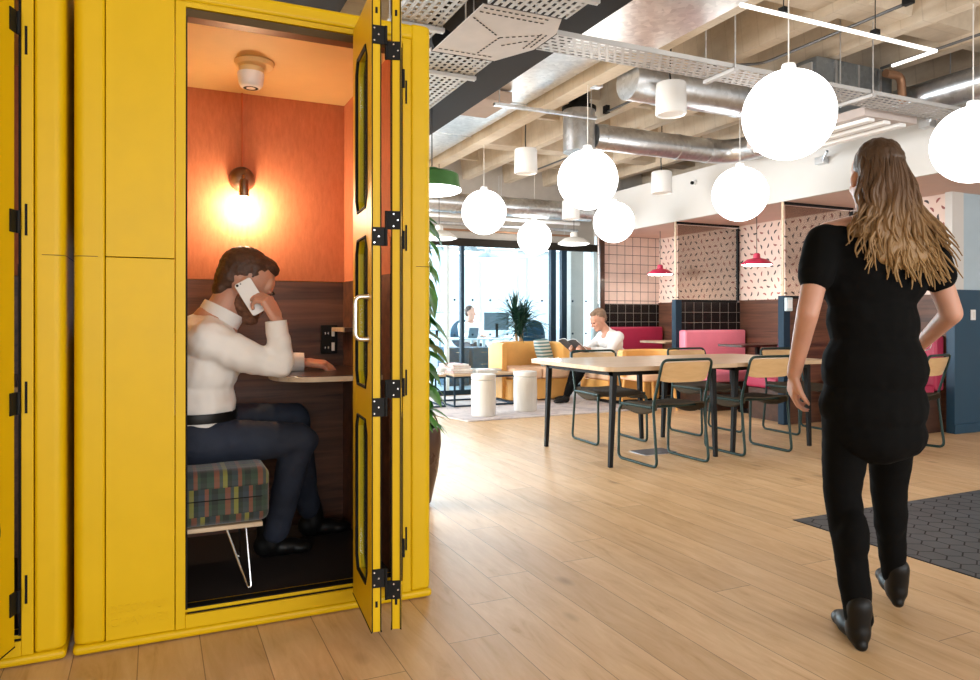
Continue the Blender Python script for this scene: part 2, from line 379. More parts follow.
def organic(name, prims, voxel, m, parent, smooth_it=6, disp=0, dscale=8, seg=20):
    g = G()
    for p in prims:
        if p[0] == 'e':
            R = Euler(tuple(math.radians(a) for a in p[3])).to_matrix() if len(p) > 3 else None
            g.sphere(p[1], 1, seg, seg//2, p[2], R)
        else:
            _, a, ra, b, rb = p[:5]; a = Vector(a); b = Vector(b); pts = []; rs = []
            d = (b-a).normalized()
            for k in range(5): t = PI/2*(k/4); pts.append(a-d*ra*math.cos(t)); rs.append(max(ra*math.sin(t), 1e-4))
            for k in range(4, -1, -1): t = PI/2*(k/4); pts.append(b+d*rb*math.cos(t)); rs.append(max(rb*math.sin(t), 1e-4))
            g.tube(pts, rs, seg)
    off = root_loc(parent)
    me = bpy.data.meshes.new(name); me.from_pydata([tuple(p-off) for p in g.v], [], g.f); me.update()
    bm = bmesh.new(); bm.from_mesh(me); bmesh.ops.recalc_face_normals(bm, faces=bm.faces); bm.to_mesh(me); bm.free()
    o = bpy.data.objects.new(name, me); COL.objects.link(o)
    r = o.modifiers.new('r', 'REMESH'); r.mode = 'VOXEL'; r.voxel_size = voxel; r.use_smooth_shade = True
    if smooth_it:
        s = o.modifiers.new('s', 'SMOOTH'); s.iterations = smooth_it; s.factor = .5
    dg = bpy.context.evaluated_depsgraph_get(); dg.update()
    me2 = bpy.data.meshes.new_from_object(o.evaluated_get(dg)); me2.name = name
    o.modifiers.clear(); o.data = me2; bpy.data.meshes.remove(me)
    if disp:
        ns = [v.normal.copy() for v in me2.vertices]
        for v, n in zip(me2.vertices, ns):
            q = Vector((v.co.x*1.0, v.co.y, v.co.z))*dscale
            v.co += n*disp*(noise.noise(q)+.5*noise.noise(q*2.3))
    for p in me2.polygons: p.use_smooth = True
    me2.materials.clear(); me2.materials.append(m); o.parent = parent
    return o

def hand_prims(w, fwd, nrm, curl=(20, 25, 20), side=1, s=1.0, spread=.0, thumb=(.6, .3)):
    """palm + five fingers; w wrist, fwd pointing direction, nrm back-of-hand normal, side +1 thumb on the left of fwd"""
    w = Vector(w); f = Vector(fwd).normalized(); n = Vector(nrm); n = (n-f*n.dot(f)).normalized(); x = n.cross(f)*side; P = []
    def c(a, ra, b, rb): P.append(('c', tuple(a), ra, tuple(b), rb))
    for k, (ox, ln) in enumerate(((.030, .083), (.010, .090), (-.010, .086), (-.029, .080))):
        c(w+x*ox*.5*s, .014*s, w+(f*ln+x*ox)*s, .0115*s)
        b = w+(f*ln+x*ox)*s; L = (.040, .044, .041, .032)[k]; d = f+x*spread*(1.5-k); ang = 0
        for j, (q, rr) in enumerate(((1, .0098), (.62, .0088), (.5, .0078))):
            ang += math.radians(curl[j]+k*4); dd = (d*math.cos(ang)-n*math.sin(ang)).normalized()
            e = b+dd*L*q*s; c(b, rr*s, e, rr*.92*s); b = e
    t0 = w+(f*.018+x*.026)*s; t1 = w+(f*.052+x*(.052)-n*.010)*s; c(t0, .0155*s, t1, .012*s)
    dd = (f*thumb[0]+x*thumb[1]-n*.35).normalized(); t2 = t1+dd*.030*s; c(t1, .0115*s, t2, .010*s)
    dd = (f*thumb[0]-x*.05-n*.45).normalized(); c(t2, .010*s, t2+dd*.025*s, .008*s)
    return P

# ------------------------------------------------------------------ camera
cam = bpy.data.objects.new('camera', bpy.data.cameras.new('camera')); COL.objects.link(cam)
cam.location = (0, 0, 1.1); cam.rotation_euler = (PI/2, 0, -math.atan2(335, 725))
cam.data.sensor_fit = 'HORIZONTAL'; cam.data.sensor_width = 36; cam.data.lens = 36*725/980; cam.data.shift_y = -22/980
cam.data.clip_start = .05; cam.data.clip_end = 200
SC.camera = cam
# ------------------------------------------------------------------ the setting
struct('floor', G().box(-4, 9.2, -5, 15, -.1, 0), M['floor'], label='wide oak plank floor running away from the camera')
g = G()
# hexagonal tile inset: regular hexagons over dark grout, clipped to the inset rectangle
R = .066; X0, X1, Y0, Y1 = 3.15, 6.3, -3.0, 2.89
hexm = bmesh.new()
dx, dy = R*math.sqrt(3), R*1.5
j = 0; y = Y0-R
while y < Y1+R:
    x = X0-R+(dx/2 if j % 2 else 0)
    while x < X1+R:
        vs = [hexm.verts.new((x+.94*R*math.cos(PI/2+k*PI/3), y+.94*R*math.sin(PI/2+k*PI/3), .0045)) for k in range(6)]
        hexm.faces.new(vs); x += dx
    y += dy; j += 1
for co, no in (((X0+.004, 0, 0), (-1, 0, 0)), ((X1-.004, 0, 0), (1, 0, 0)), ((0, Y0+.004, 0), (0, -1, 0)), ((0, Y1-.004, 0), (0, 1, 0))):
    bmesh.ops.bisect_plane(hexm, geom=hexm.verts[:]+hexm.edges[:]+hexm.faces[:], plane_co=co, plane_no=no, clear_outer=True)
hexm.verts.ensure_lookup_table(); hexm.verts.index_update()
g = G(); g.box(X0, X1, Y0, Y1, -.02, .003, 1); g.add([v.co.copy() for v in hexm.verts], [tuple(v.index for v in f.verts) for f in hexm.faces], 0); hexm.free()
struct('floor', g, [M['hexbody'], M['screed']], label='dark grey hexagonal tile inset in the oak floor')
struct('ceiling', G().box(-4, 9.2, -5, 15, 3.5, 3.6), M['concrete'], label='raw board-marked concrete slab')
# downstand ribs of the slab
g = G(); x = 3.42; k = 0
while x < 9:
    g.prism([(x-.05, 3.1), (x+.05, 3.1), (x+.10, 3.5), (x-.10, 3.5)], 1.2, 15, 'y'); x += .66
    k += 1
struct('ceiling', g, M['concrete'], label='row of concrete ribs under the slab')
g = G()
for y in (-4.6, -2.4, -.2, 3.4, 7.9, 10.4, 13): g.prism([(y-.12, 3.16), (y+.12, 3.16), (y+.2, 3.5), (y-.2, 3.5)], 3.28, 9.1, 'x')
for y in (5.2, 6.1, 6.9, 9.1): g.prism([(y-.03, 3.26), (y+.03, 3.26), (y+.07, 3.5), (y-.07, 3.5)], 3.28, 9.1, 'x')
struct('ceiling', g, M['concrete'], label='concrete cross beams between the ribs')
struct('trim_1', G().box(2.0, 2.38, -4, 9.6, 2.84, 3.5), M['beam'], bevel=.006, label='dark painted steel beam along the ceiling')
struct('trim_2', G().box(3.12, 3.27, -4, 9.6, 2.98, 3.5), M['concrete'], label='concrete downstand beside the wide duct')
struct('wall_left', G().box(-4.1, -4, -5, 15, 0, 3.5), M['whitepaint'])
# wall behind the camera: piers, sill and lintel round three daylight openings
g = G(); g.box(-4, 9.2, -5.1, -5, 0, .7); g.box(-4, 9.2, -5.1, -5, 2.9, 3.5)
for a, b in ((-4, -3.6), (-.2, .2), (3.9, 4.3), (8.7, 9.2)): g.box(a, b, -5.1, -5, .7, 2.9)
struct('wall_back', g, M['whitepaint'])
# far office window wall
g = G(); g.box(-4, 9.2, 15, 15.1, 0, .75); g.box(-4, 9.2, 15, 15.1, 2.55, 3.5)
wins = [(-3.4, -1.2), (-.9, 1.4), (1.7, 4.4), (4.75, 6.75), (6.95, 8.9)]
xs = [-4]+[q for w in wins for q in w]+[9.2]
for i in range(0, len(xs), 2): g.box(xs[i], xs[i+1], 15, 15.1, .75, 2.55)
struct('wall_front', g, M['whitepaint'])
for i, (a, b) in enumerate(wins):
    f = struct('window_%d' % (i+1), G().box(a, b, 15.0, 15.06, .75, .81).box(a, b, 15.0, 15.06, 2.49, 2.55).box(a, a+.05, 15, 15.06, .81, 2.49).box(b-.05, b, 15, 15.06, .81, 2.49).box((a+b)/2-.025, (a+b)/2+.025, 15, 15.06, .81, 2.49), M['palefr'])
    obj('pane', G().box(a+.05, b-.05, 15.03, 15.035, .81, 2.49), M['glass'], f)
struct('ceiling', G().box(-4, 9.1, 10.0, 14.95, 2.66, 2.70), M['palefr'], label='pale suspended ceiling of the office behind the glass')
struct('floor', G().box(-4, 9.1, 9.72, 14.98, 0, .012), M['carpet'], label='pale blue-grey carpet of the office behind the glass')
# alcove: end wall, side wall, wood dado, bulkhead
struct('wall_end', G().box(6.28, 6.30, 8.95, 9.62, 0, 3.5).box(5.87, 9.2, 8.95, 9.05, 2.3, 3.5), M['whitepaint'])
struct('wall_end', G().box(5.87, 6.96, 8.89, 8.95, 1.31, 2.3), M['pinktile'], label='pink square tiled upper half of the alcove end wall')
struct('wall_end', G().box(5.87, 6.96, 8.87, 8.95, 0, 1.31), M['blacktile'], label='black square tiled lower half of the alcove end wall')
struct('wall_right', G().box(6.93, 7.0, 4.47, 8.95, 1.33, 2.3), M['paper_wall'], label='pink wallpaper with scattered dark dashes')
struct('wall_right', G().box(6.91, 7.0, 4.47, 8.9, 0, 1.33), M['veneer_side'], label='walnut panelling below the wallpaper')
struct('wall_right', G().box(6.86, 7.03, 4.40, 4.47, 1.37, 2.3), M['whitepaint'], label='white corner strip beside the pale blue wall')
struct('wall_right', G().box(7.03, 9.2, 4.41, 4.47, 1.37, 2.3), M['palebl'], label='pale blue upper wall')
struct('wall_right', G().box(6.88, 9.2, 4.39, 4.47, 0, 1.37), M['darkbl'], label='deep blue lower wall')
struct('wall_right', G().box(9.1, 9.2, -5, 4.39, 0, 3.5), M['whitepaint'], label='plain white side wall')
struct('baseboard_right', G().box(6.87, 9.1, 4.375, 4.39, 0, .09), M['darkbl'], bevel=.003)
struct('trim_3', G().box(5.87, 5.90, 1.2, 8.95, 2.3, 2.87), M['whitepaint'], label='white bulkhead face over the dining alcoves')
struct('trim_4', G().box(5.90, 9.1, 1.2, 8.95, 2.3, 2.34).box(5.9, 9.1, 1.2, 8.95, 2.80, 2.87), M['blush'], label='blush soffit of the bulkhead')
struct('trim_5', G().box(5.85, 5.93, 8.86, 8.89, 0, 2.3), M['darkwood'], label='dark corner strip of the tiled wall')

sw = thing('light_switch', (7.15, 4.385, 1.13), 'small white wall switch on the deep blue wall', 'switch')
obj('faceplate', G().box(7.115, 7.185, 4.380, 4.39, 1.08, 1.18), M['white'], sw, .003)
obj('rocker', G().box(7.135, 7.165, 4.374, 4.38, 1.10, 1.16), M['offwhite'], sw, .002)

# alcove dividers: low wall with a glazed screen on top
def divider(name, y, lower, label, xr=6.91):
    t = thing(name, (5.87, y, 0), label, 'divider', 'glazed dividers between the alcoves')
    obj('low_wall', G().box(5.95, xr, y, y+.06, 0, 1.30), lower, t)
    obj('end_post', G().box(5.86, 5.95, y-.01, y+.07, 0, 1.33), M['bluefr'], t, .004)
    obj('screen_frame', G().box(5.89, xr, y+.01, y+.05, 2.275, 2.3).box(xr-.022, xr, y+.01, y+.05, 1.33, 2.265).box(5.925, xr-.035, y+.01, y+.05, 1.30, 1.33), M['black'], t, .002)
    obj('edge_strip', G().box(5.876, 5.889, y+.012, y+.040, 1.33, 2.298), M['edge'], t, .002)
    obj('glass_pane', G().box(5.925, xr-.035, y+.027, y+.033, 1.33, 2.265), M['smoked'], t)
    return t
divider('alcove_divider', 7.2, M['blacktile'], 'black tiled divider with a smoked glass screen behind the pink banquette')
divider('alcove_divider', 5.5, M['veneer'], 'wood panelled divider with a smoked glass screen beside the walking woman')
cs = thing('card_reader', (5.9, 5.47, 1.2), 'small pale blue panel on the end post of the wood divider', 'control panel')
obj('housing', G().box(5.862, 5.948, 5.455, 5.488, 1.17, 1.31), M['palefr'], cs, .006); obj('touch_panel', G().box(5.875, 5.935, 5.450, 5.455, 1.20, 1.29), M['white'], cs)

# glass office partition
pt = thing('glass_partition', (3, 9.6, 0), 'full-height glass office partition with slim blue posts and a dark head beam', 'partition')
obj('head_beam', G().box(-4, 6.27, 9.56, 9.66, 2.13, 2.24), M['beam'], pt, .004)
obj('sill_rail', G().box(-4, 6.27, 9.58, 9.64, 0, .07), M['bluefr'], pt, .004)
for a, b, mm in ((3.74, 3.79, 'palefr'), (3.97, 4.02, 'bluefr'), (4.86, 4.885, 'palefr'), (5.44, 5.53, 'bluefr'), (5.63, 5.72, 'bluefr'), (6.20, 6.27, 'palefr'), (1.2, 1.26, 'bluefr'), (-1.5, -1.44, 'bluefr')):
    obj('post', G().box(a, b, 9.57, 9.65, .07, 2.13), M[mm], pt, .004)
edges = [-4, -1.5, 1.2, 3.74, 3.97, 4.86, 5.44, 5.63, 6.20]
w_ = [0, .06, .06, .05, .05, .025, .09, .09]
for i in range(8):
    a = edges[i]+w_[i]; b = edges[i+1]
    if b-a < .15: pass
    p = obj('glass_pane', G().box(a, b, 9.607, 9.613, .07, 2.13), M['glass'], pt)
    if b-a > .15:
        g = G(); n = max(1, round((b-a)/.26))
        for q in range(n):
            for z in (.86, 1.36): g.cyl((a+(q+.5)*(b-a)/n, 9.600, z), (a+(q+.5)*(b-a)/n, 9.606, z), .016, seg=12)
        obj('safety_dots', g, M['bluefr'], p)
struct('wall_end', G().box(-4, 6.28, 9.66, 9.72, 2.24, 3.5), M['greyplaster'], label='grey rendered wall above the glass partition')
col_ = single('concrete_column', G().prism(rrect(6.02, 6.26, 9.95, 10.2, .01), .013, 2.655), M['greyplaster'], 'warm grey square column just behind the glass partition', 'column', bevel=.01)

# ------------------------------------------------------------------ overhead services
def tray(label, x0, x1, y0, y1, z, along, h=.028, hang=True, group='perforated cable trays', q0=.3):
    """perforated steel tray: rails and a slotted bottom made of strips and cross bars"""
    t = thing('cable_tray', ((x0+x1)/2, (y0+y1)/2, z), label, 'cable tray', group)
    g = G(); th = .002
    W0, W1, L0, L1 = (y0, y1, x0, x1) if along == 'x' else (x0, x1, y0, y1)
    def bx(w0, w1, l0, l1, za, zb): g.box(*( (l0, l1, w0, w1) if along == 'x' else (w0, w1, l0, l1)), za, zb)
    n = max(3, round((W1-W0)/.042)); st = (W1-W0)/n
    for i in range(n+1): bx(max(W0, W0+i*st-.011), min(W1, W0+i*st+.011), L0, L1, z, z+th)
    for i in range(n):
        q = L0+(.027 if i % 2 else 0)
        while q < L1-.03: bx(W0+i*st+.010, W0+(i+1)*st-.010, q, q+.020, z, z+th); q += .055
    bot = obj('slotted_base', g, M['traysteel'], t, smooth=False)
    for w in (W0, W1):
        g = G(); bx(w-.002, w+.002, L0, L1, z, z+h); obj('side_rail', g, M['traysteel'], t, smooth=False)
    if hang:
        q = L0+q0
        while q < L1:
            g = G(); bx(W0-.022, W1+.022, q-.018, q+.018, z-.025, z-.002)
            b = obj('support_channel', g, M['traysteel'], t, .002)
            g = G()
            for w in (W0-.012, W1+.012):
                p = (q, w) if along == 'x' else (w, q); g.cyl((p[0], p[1], z-.03), (p[0], p[1], 3.5), .005, seg=8)
            objs('threaded_rod', g, M['galv'], b)
            q += 1.25
    return t
tray('long perforated tray running away above the yellow booth, near length', 1.14, 1.41, -.5, 7.0, 2.68, 'y', q0=.45)
tray('perforated tray running away beyond the flat tray junction', 1.47, 1.86, 4.0, 9.3, 2.66, 'y')
tray('perforated tray crossing under the dark beam and above the nearest glowing globe', 2.01, 5.8, 3.47, 3.71, 2.66, 'x', q0=1.27)
tray('wide perforated tray leading from overhead into the flat tray junction', 1.50, 1.95, 0, 3.27, 2.66, 'y', q0=.5)
M['browngrey2'] = mat('taupe_zinc', (.48, .43, .40), .5, .25)
jn = thing('tray_junction', (1.8, 3.6, 2.66), 'flat galvanised junction plate where the cable trays meet', 'cable tray junction')
jp = [(1.48, 3.285), (1.93, 3.285), (2.0, 3.46), (2.0, 3.72), (1.87, 3.985), (1.47, 3.985)]
gp = G().prism(jp, 2.66, 2.664)
g = G()
for a, b in (((1.50, 3.45), (1.74, 3.64)), ((1.74, 3.64), (1.96, 3.50)), ((1.74, 3.64), (1.72, 3.95)), ((1.49, 3.93), (1.84, 3.93)), ((1.5, 3.32), (1.92, 3.32)), ((1.96, 3.5), (1.965, 3.72)), ((1.80, 3.74), (1.92, 3.60)), ((1.5, 3.37), (1.92, 3.37)), ((1.93, 3.5), (1.935, 3.75))):
    a = Vector(a); b = Vector(b); d = (b-a); n = int(d.length/.035); d.normalize(); w = Vector((-d.y, d.x))*.004
    for k in range(n):
        p = a+d*.035*k; q = p+d*.02; gp.prism([tuple(p-w), tuple(q-w), tuple(q+w), tuple(p+w)], 2.658, 2.6605, mi=1)
obj('plate', gp, [M['browngrey2'], M['black']], jn, smooth=False)
objs('threaded_rod', G().cyl((1.52, 3.6, 2.664), (1.52, 3.6, 3.5), .005, seg=8).cyl((1.95, 3.6, 2.664), (1.95, 3.6, 3.5), .005, seg=8), M['galv'], jn)

single('dark_duct', G().box(-.15, 1.02, 3.9, 9.0, 2.95, 3.5), M['beam'], 'dark painted box duct on the ceiling behind the yellow booths', 'duct', bevel=.01)
# wide flat galvanised duct beside the dark beam
dk = thing('flat_duct', (2.65, 4, 2.92), 'wide flat galvanised ventilation duct beside the dark ceiling beam', 'ventilation duct')
obj('duct_section', G().box(2.40, 3.09, -3.5, 4.0, 2.92, 3.30), M['brightduct'], dk, .004)
g = G(); P = []
for k in range(9): t_ = k/8; P.append((4.0+.55*t_, 2.92+.14*(3*t_*t_-2*t_**3)))
g.prism(P+[(4.55, 3.40), (4.0, 3.30)], 2.40, 3.09, 'x'); obj('transition', g, M['brightduct'], dk, .003)
obj('duct_section', G().box(2.40, 3.09, 4.55, 9.4, 3.06, 3.40), M['brightduct'], dk, .004)
g = G()
for y in (-2, -.6, .8, 2.0, 3.1, 4.0): g.box(2.39, 3.10, y-.008, y+.008, 2.912, 3.31)
for y in (4.55, 5.9, 7.2, 8.5): g.box(2.39, 3.10, y-.008, y+.008, 3.052, 3.41)
objs('flange', g, M['galv'], dk)
bd = thing('duct_box', (2.65, 5.8, 2.96), 'small boxed duct branch under the flat duct', 'duct box')
obj('box_body', G().box(2.50, 2.80, 5.60, 6.15, 2.96, 3.05), M['browngrey'], bd, .004); obj('bracket', G().box(2.55, 3.55, 5.42, 5.46, 2.86, 2.885), M['galv'], bd, .002)
for x in (2.60, 3.5):
    obj('threaded_rod', G().cyl((x, 5.44, 2.885), (x, 5.44, 3.5 if x > 3 else 3.06), .005, seg=8), M['galv'], bd)
dkp = single('service_pipe', G().tube([(1.70, 4.4, 2.90), (1.70, 9.5, 2.90)], .08, 20), M['black'], 'fat black pipe running above the far cable tray', 'pipe')
def rduct(label, pts, r, bands=(), group=None):
    t = thing('round_duct', pts[0], label, 'ventilation duct', group)
    obj('duct_tube', G().tube(pts, r, 32), M['galv'], t)
    g = G()
    for (p, d) in bands: p = Vector(p); d = Vector(d)*.02; g.cyl(p-d, p+d, r+.006, seg=32)
    if bands: objs('joint_band', g, M['galv'], t)
    return t
b_ = [((x, 6.0, 2.87), (1, 0, 0)) for x in (4.0, 4.9, 5.3)]+[((5.62, y, 2.87), (0, 1, 0)) for y in (5.6, 4.4, 3.2)]
rduct('round spiral duct that turns beside the white bulkhead', bend([(3.878, 6.0, 2.87), (5.62, 6.0, 2.87), (5.62, 1.0, 2.87)], .32, 8), .125, b_)
dr = thing('duct_riser', (3.72, 6, 2.7), 'upright round duct drum above the second nearest globe on the left', 'duct drum')
obj('drum', G().cyl((3.72, 6.0, 2.70), (3.72, 6.0, 3.12), .155, seg=32), M['galv'], dr); obj('top_collar', G().cyl((3.72, 6, 3.10), (3.72, 6, 3.135), .165, seg=32), M['black'], dr); obj('neck', G().cyl((3.72, 6, 3.13), (3.72, 6, 3.5), .10, seg=24), M['black'], dr)
rduct('round duct crossing behind the cable tray above the hanging speaker', [(3.3, 4.62, 2.93), (5.45, 4.62, 2.93)], .15, [((3.6, 4.62, 2.93), (1, 0, 0)), ((4.4, 4.62, 2.93), (1, 0, 0))])
rduct('far round duct crossing below the ribs in front of the glass partition', [(2.9, 8.9, 2.62), (5.7, 8.9, 2.62)], .13, [((3.6+.35*k, 8.9, 2.62), (1, 0, 0)) for k in range(5)])
rduct('slim round duct lying above the bulkhead at the far right', [(6.02, 1.3, 2.945), (6.02, 3.2, 2.945)], .07, [((6.02, 2.5, 2.945), (0, 1, 0))])
for k, (z, y, r, mm, lb) in enumerate(((2.42, 9.4, .022, 'galv', 'thin steel pipe crossing just above the glass partition head'), (2.52, 9.35, .03, 'white', 'white pipe crossing above the glass partition'), (2.34, 9.45, .016, 'copper', 'copper pipe crossing above the glass partition'))):
    g = G().tube([(-3, y, z), (5.8, y, z)], r, 12); t = thing('service_pipe', (2, y, z), lb, 'pipe')
    obj('pipe_run', g, M[mm], t)
    g = G()
    for x in (1, 3.3, 4.5, 5.6): g.tube([(x, y, z-.01), (x, y, 3.15)], .004, 6)
    objs('pipe_hanger', g, M['galv'], t)
# thin black conduits on the slab
for lb, pts in (('thin black conduit under the ribs above the nearest globe', [(4.25, 3.0, 3.06), (4.25, 4.2, 3.06), (3.9, 4.4, 3.06), (3.9, 5.8, 3.06)]),
                ('thin black conduit under the ribs at the upper right', [(5.2, 2.2, 3.07), (5.2, 3.9, 3.07)]),
                ('thin black conduit under the ribs over the long table', [(4.6, 6.4, 3.07), (4.6, 8.6, 3.07)]),
                ('thin black conduit along the concrete downstand', [(3.34, 1.5, 3.05), (3.34, 5.0, 3.05)])):
    t = thing('ceiling_conduit', pts[0], lb, 'conduit'); obj('conduit_tube', G().tube(bend(pts, .1), .011, 8), M['pipe'], t)
    g = G()
    for p in pts[::3]: g.box(p[0]-.02, p[0]+.02, p[1]-.03, p[1]+.03, p[2]-.012, 3.12)
    objs('clip', g, M['black'], t)
# L shaped white conduit, emission added to make it look bright
lt = thing('white_conduit', (3.7, 3.0, 2.8), 'white L-shaped conduit hanging under the concrete ceiling', 'light')
obj('tube', G().box(2.88, 4.52, 2.99, 3.01, 2.79, 2.81).box(4.50, 4.52, 3.01, 3.30, 2.79, 2.81), M['tube'], lt, .004)
for x in (3.2, 3.95): obj('mount', G().box(x-.02, x+.02, 2.98, 3.02, 2.81, 2.84), M['black'], lt); obj('wire', G().tube([(x, 3, 2.84), (x, 3, 3.5)], .003, 6), M['black'], lt)
# air handling unit and linear slot diffuser
ah = thing('air_handling_unit', (5.2, 4.0, 2.95), 'boxy galvanised air handling unit high behind the cable tray', 'air conditioning unit')
obj('casing', G().box(4.55, 5.40, 3.95, 4.28, 2.82, 3.09), galv('dull_duct_steel', (.28, .31, .33), .4), ah, .006)
obj('louvre', G().box(4.53, 4.55, 3.98, 4.25, 2.86, 3.05), M['traysteel'], ah, .002)
for x in (4.75, 5.0, 5.25): obj('stiffener_rib', G().box(x-.012, x+.012, 3.938, 3.95, 2.84, 3.08), M['galv'], ah)
single('copper_bend', G().tube(bend([(5.20, 3.86, 3.02), (5.38, 3.86, 3.02), (5.40, 3.86, 2.80)], .06), .032, 16), M['copper'], 'copper coloured pipe bend beside the air handling unit', 'pipe')
ld = thing('linear_diffuser', (5.1, 4, 2.62), 'long pale linear air diffuser hanging under the cable tray', 'air diffuser')
obj('plenum', G().box(4.86, 5.46, 3.78, 4.98, 2.63, 2.70), mat('diffuser_grey', (.50, .43, .40), .5), ld, .004)
for x in (4.92, 5.10, 5.28): obj('slot_blade', G().box(x, x+.08, 3.80, 4.96, 2.60, 2.629), M['white'], ld, .006)
objs('threaded_rod', G().cyl((4.95, 4.36, 2.70), (4.95, 4.36, 3.5), .005, seg=8).cyl((5.44, 4.36, 2.70), (5.44, 4.36, 3.5), .005, seg=8).cyl((4.95, 4.9, 2.70), (4.95, 4.9, 3.5), .005, seg=8), M['galv'], ld)
# little fixtures on the bulkhead
for (y, z, lb) in ((3.95, 2.72, 'small grey spotlight on the bulkhead right of the woman'), (5.0, 2.62, 'small grey spotlight on the bulkhead left of the woman')):
    s_ = thing('spotlight', (5.87, y, z), lb, 'spotlight'); obj('spot_body', G().box(5.79, 5.87, y-.05, y+.05, z-.04, z+.03), M['galv'], s_, .005)
    obj('swivel_arm', G().tube([(5.80, y-.05, z), (5.74, y-.14, z+.05)], .012, 8), M['galv'], s_)
cm = thing('security_camera', (5.86, 6.85, 2.72), 'tiny dark camera on the white bulkhead above the smoked glass', 'camera')
obj('mount', G().cyl((5.868, 6.85, 2.72), (5.84, 6.85, 2.72), .03), M['white'], cm); obj('lens', G().sphere((5.825, 6.85, 2.715), .022, 16, 10), M['black'], cm)
sp_ = thing('sprinkler_head', (3.25, 5.0, 3.0), 'small grey sensor box under the ribs beside the flat duct', 'sensor')
obj('housing', G().box(3.22, 3.30, 4.05+.9, 4.13+.9, 2.97, 3.03), M['galv'], sp_, .006); obj('drop_rod', G().cyl((3.26, 4.99, 3.03), (3.26, 4.99, 3.5), .006, seg=8), M['galv'], sp_)

# ------------------------------------------------------------------ hanging lamps
def globe_lamp():
    t = thing('globe_pendant', (0, 0, 0), '', 'pendant lamp', 'large opal globe pendants')
    obj('globe', G().sphere((0, 0, 0), .242, 64, 32), M['globe'], t)
    obj('cap', G().lathe([(0, .275), (.035, .275), (.04, .25), (.04, .238)], seg=20), M['white'], t)
    obj('cord', G().tube([(0, 0, .275), (0, 0, 1.24)], .0035, 8), M['offwhite'], t)
    obj('ceiling_rose', G().cyl((0, 0, 1.235), (0, 0, 1.258), .04, seg=16), M['white'], t)
    return t
gl = globe_lamp()
GP = [((3.13, 2.9), 'largest glowing white globe lamp, hanging left of the walking woman'),
      ((4.73, 2.9), 'glowing white globe lamp cut by the right edge of the photo'),
      ((3.17, 4.98), 'glowing white globe lamp under the upright duct drum'),
      ((4.76, 4.96), 'glowing white globe lamp in front of the white bulkhead and smoked glass screen'),
      ((3.25, 7.19), 'glowing white globe lamp nearest the green drum lamp'),
      ((4.94, 7.19), 'glowing white globe lamp hanging in front of the pink tiled wall'),
      ((4.88, 9.06), 'farthest whole glowing globe lamp, hanging above the potted palm'),
      ((3.12, 9.12), 'small glowing globe lamp half hidden by the climbing plant')]
for i, ((x, y), lb) in enumerate(GP):
    z = (2.205, 2.205, 2.215, 2.21, 2.25, 2.235, 2.235, 2.235)[i]
    if i == 0: gl.location = (x, y, z); gl['label'] = lb
    else: dup(gl, (x, y, z), 0, lb)
def drum():
    t = thing('drum_speaker', (0, 0, 0), '', 'speaker', 'white hanging drum speakers')
    obj('drum', G().lathe([(0, .12), (.106, .12), (.112, .112), (.115, -.10), (.115, -.112), (.105, -.12), (.10, -.105), (0, -.105)], seg=36), M['white'], t)
    obj('cable', G().tube([(0, 0, .10), (0, .012, .2), (.004, 0, .5), (0, 0, .75)], .006, 8), M['cable'], t)
    return t
ds = drum()
for i, ((x, y, z), lb) in enumerate((((3.54, 4.4, 2.752), 'nearest white drum speaker hanging under the cable trays'), ((3.34, 6.38, 2.653), 'white drum speaker hanging left of the duct drum'),
        ((5.10, 6.5, 2.60), 'white drum speaker hanging in front of the bulkhead'), ((4.9, 8.1, 2.50), 'farthest white drum speaker, partly behind a globe'))):
    if i == 0: ds.location = (x, y, z); ds['label'] = lb; d_ = ds
    else: d_ = dup(ds, (x, y, z), 0, lb)
    for c_ in d_.children:
        if c_.name.startswith('cable'): c_.scale.z = (3.5-z)/.75
gd = thing('drum_pendant', (2.07, 5.62, 2.2), 'wide moss green drum lamp with a white underside beside the yellow booth', 'pendant lamp')
x, y = 2.07, 5.62
obj('shade', G().lathe([(.03, 2.34), (.05, 2.335), (.055, 2.305), (.20, 2.295), (.218, 2.28), (.235, 2.165), (.23, 2.165)], (x, y, 0), 48), M['greenlamp'], gd)
obj('diffuser', G().lathe([(0, 2.125), (.21, 2.13), (.240, 2.145), (.240, 2.163), (0, 2.166)], (x, y, 0), 48), M['lampface'], gd)
obj('cord', G().tube([(x, y, 2.35), (x, y, 3.5)], .005, 8), M['cable'], gd)
def cone(nm, loc, s, shade, lb, cat='pendant lamp', grp=None, top=3.5, face=None):
    x, y, z = loc; t = thing(nm, loc, lb, cat, grp)
    obj('shade', G().lathe([(.022*s, z+.13*s), (.035*s, z+.12*s), (.04*s, z+.075*s), (.10*s, z+.062*s), (.165*s, z+.015*s), (.17*s, z), (.165*s, z+.002*s), (.1*s, z+.05*s), (0, z+.06*s)], (x, y, 0), 36), shade, t)
    obj('diffuser', G().lathe([(0, z-.006*s), (.14*s, z-.006*s), (.155*s, z+.004*s), (0, z+.008*s)], (x, y, 0), 36), face or M['lampface'], t)
    obj('cord', G().tube([(x, y, z+.13*s), (x, y, top)], .004, 6), M['cable'], t)
    return t
cone('shade_pendant', (6.33, 6.33, 1.715), 1.05, M['pinklamp'], 'raspberry pink pendant lamp over the alcove table by the pink banquette', grp='pink pendants over the alcoves', top=2.3, face=emit('alcove_lamp_glow', (1, .90, .78), 22))
cone('shade_pendant', (6.33, 8.1, 1.70), 1.05, M['pinklamp'], 'raspberry pink pendant lamp in front of the pink tiled end wall', grp='pink pendants over the alcoves', top=2.3, face=emit('alcove_lamp_glow', (1, .90, .78), 22))
cone('shade_pendant', (3.15, 8.3, 2.07), 1.3, M['offwhite'], 'pale wide pendant lamp beside the climbing plant', grp='pale pendants by the glass partition')
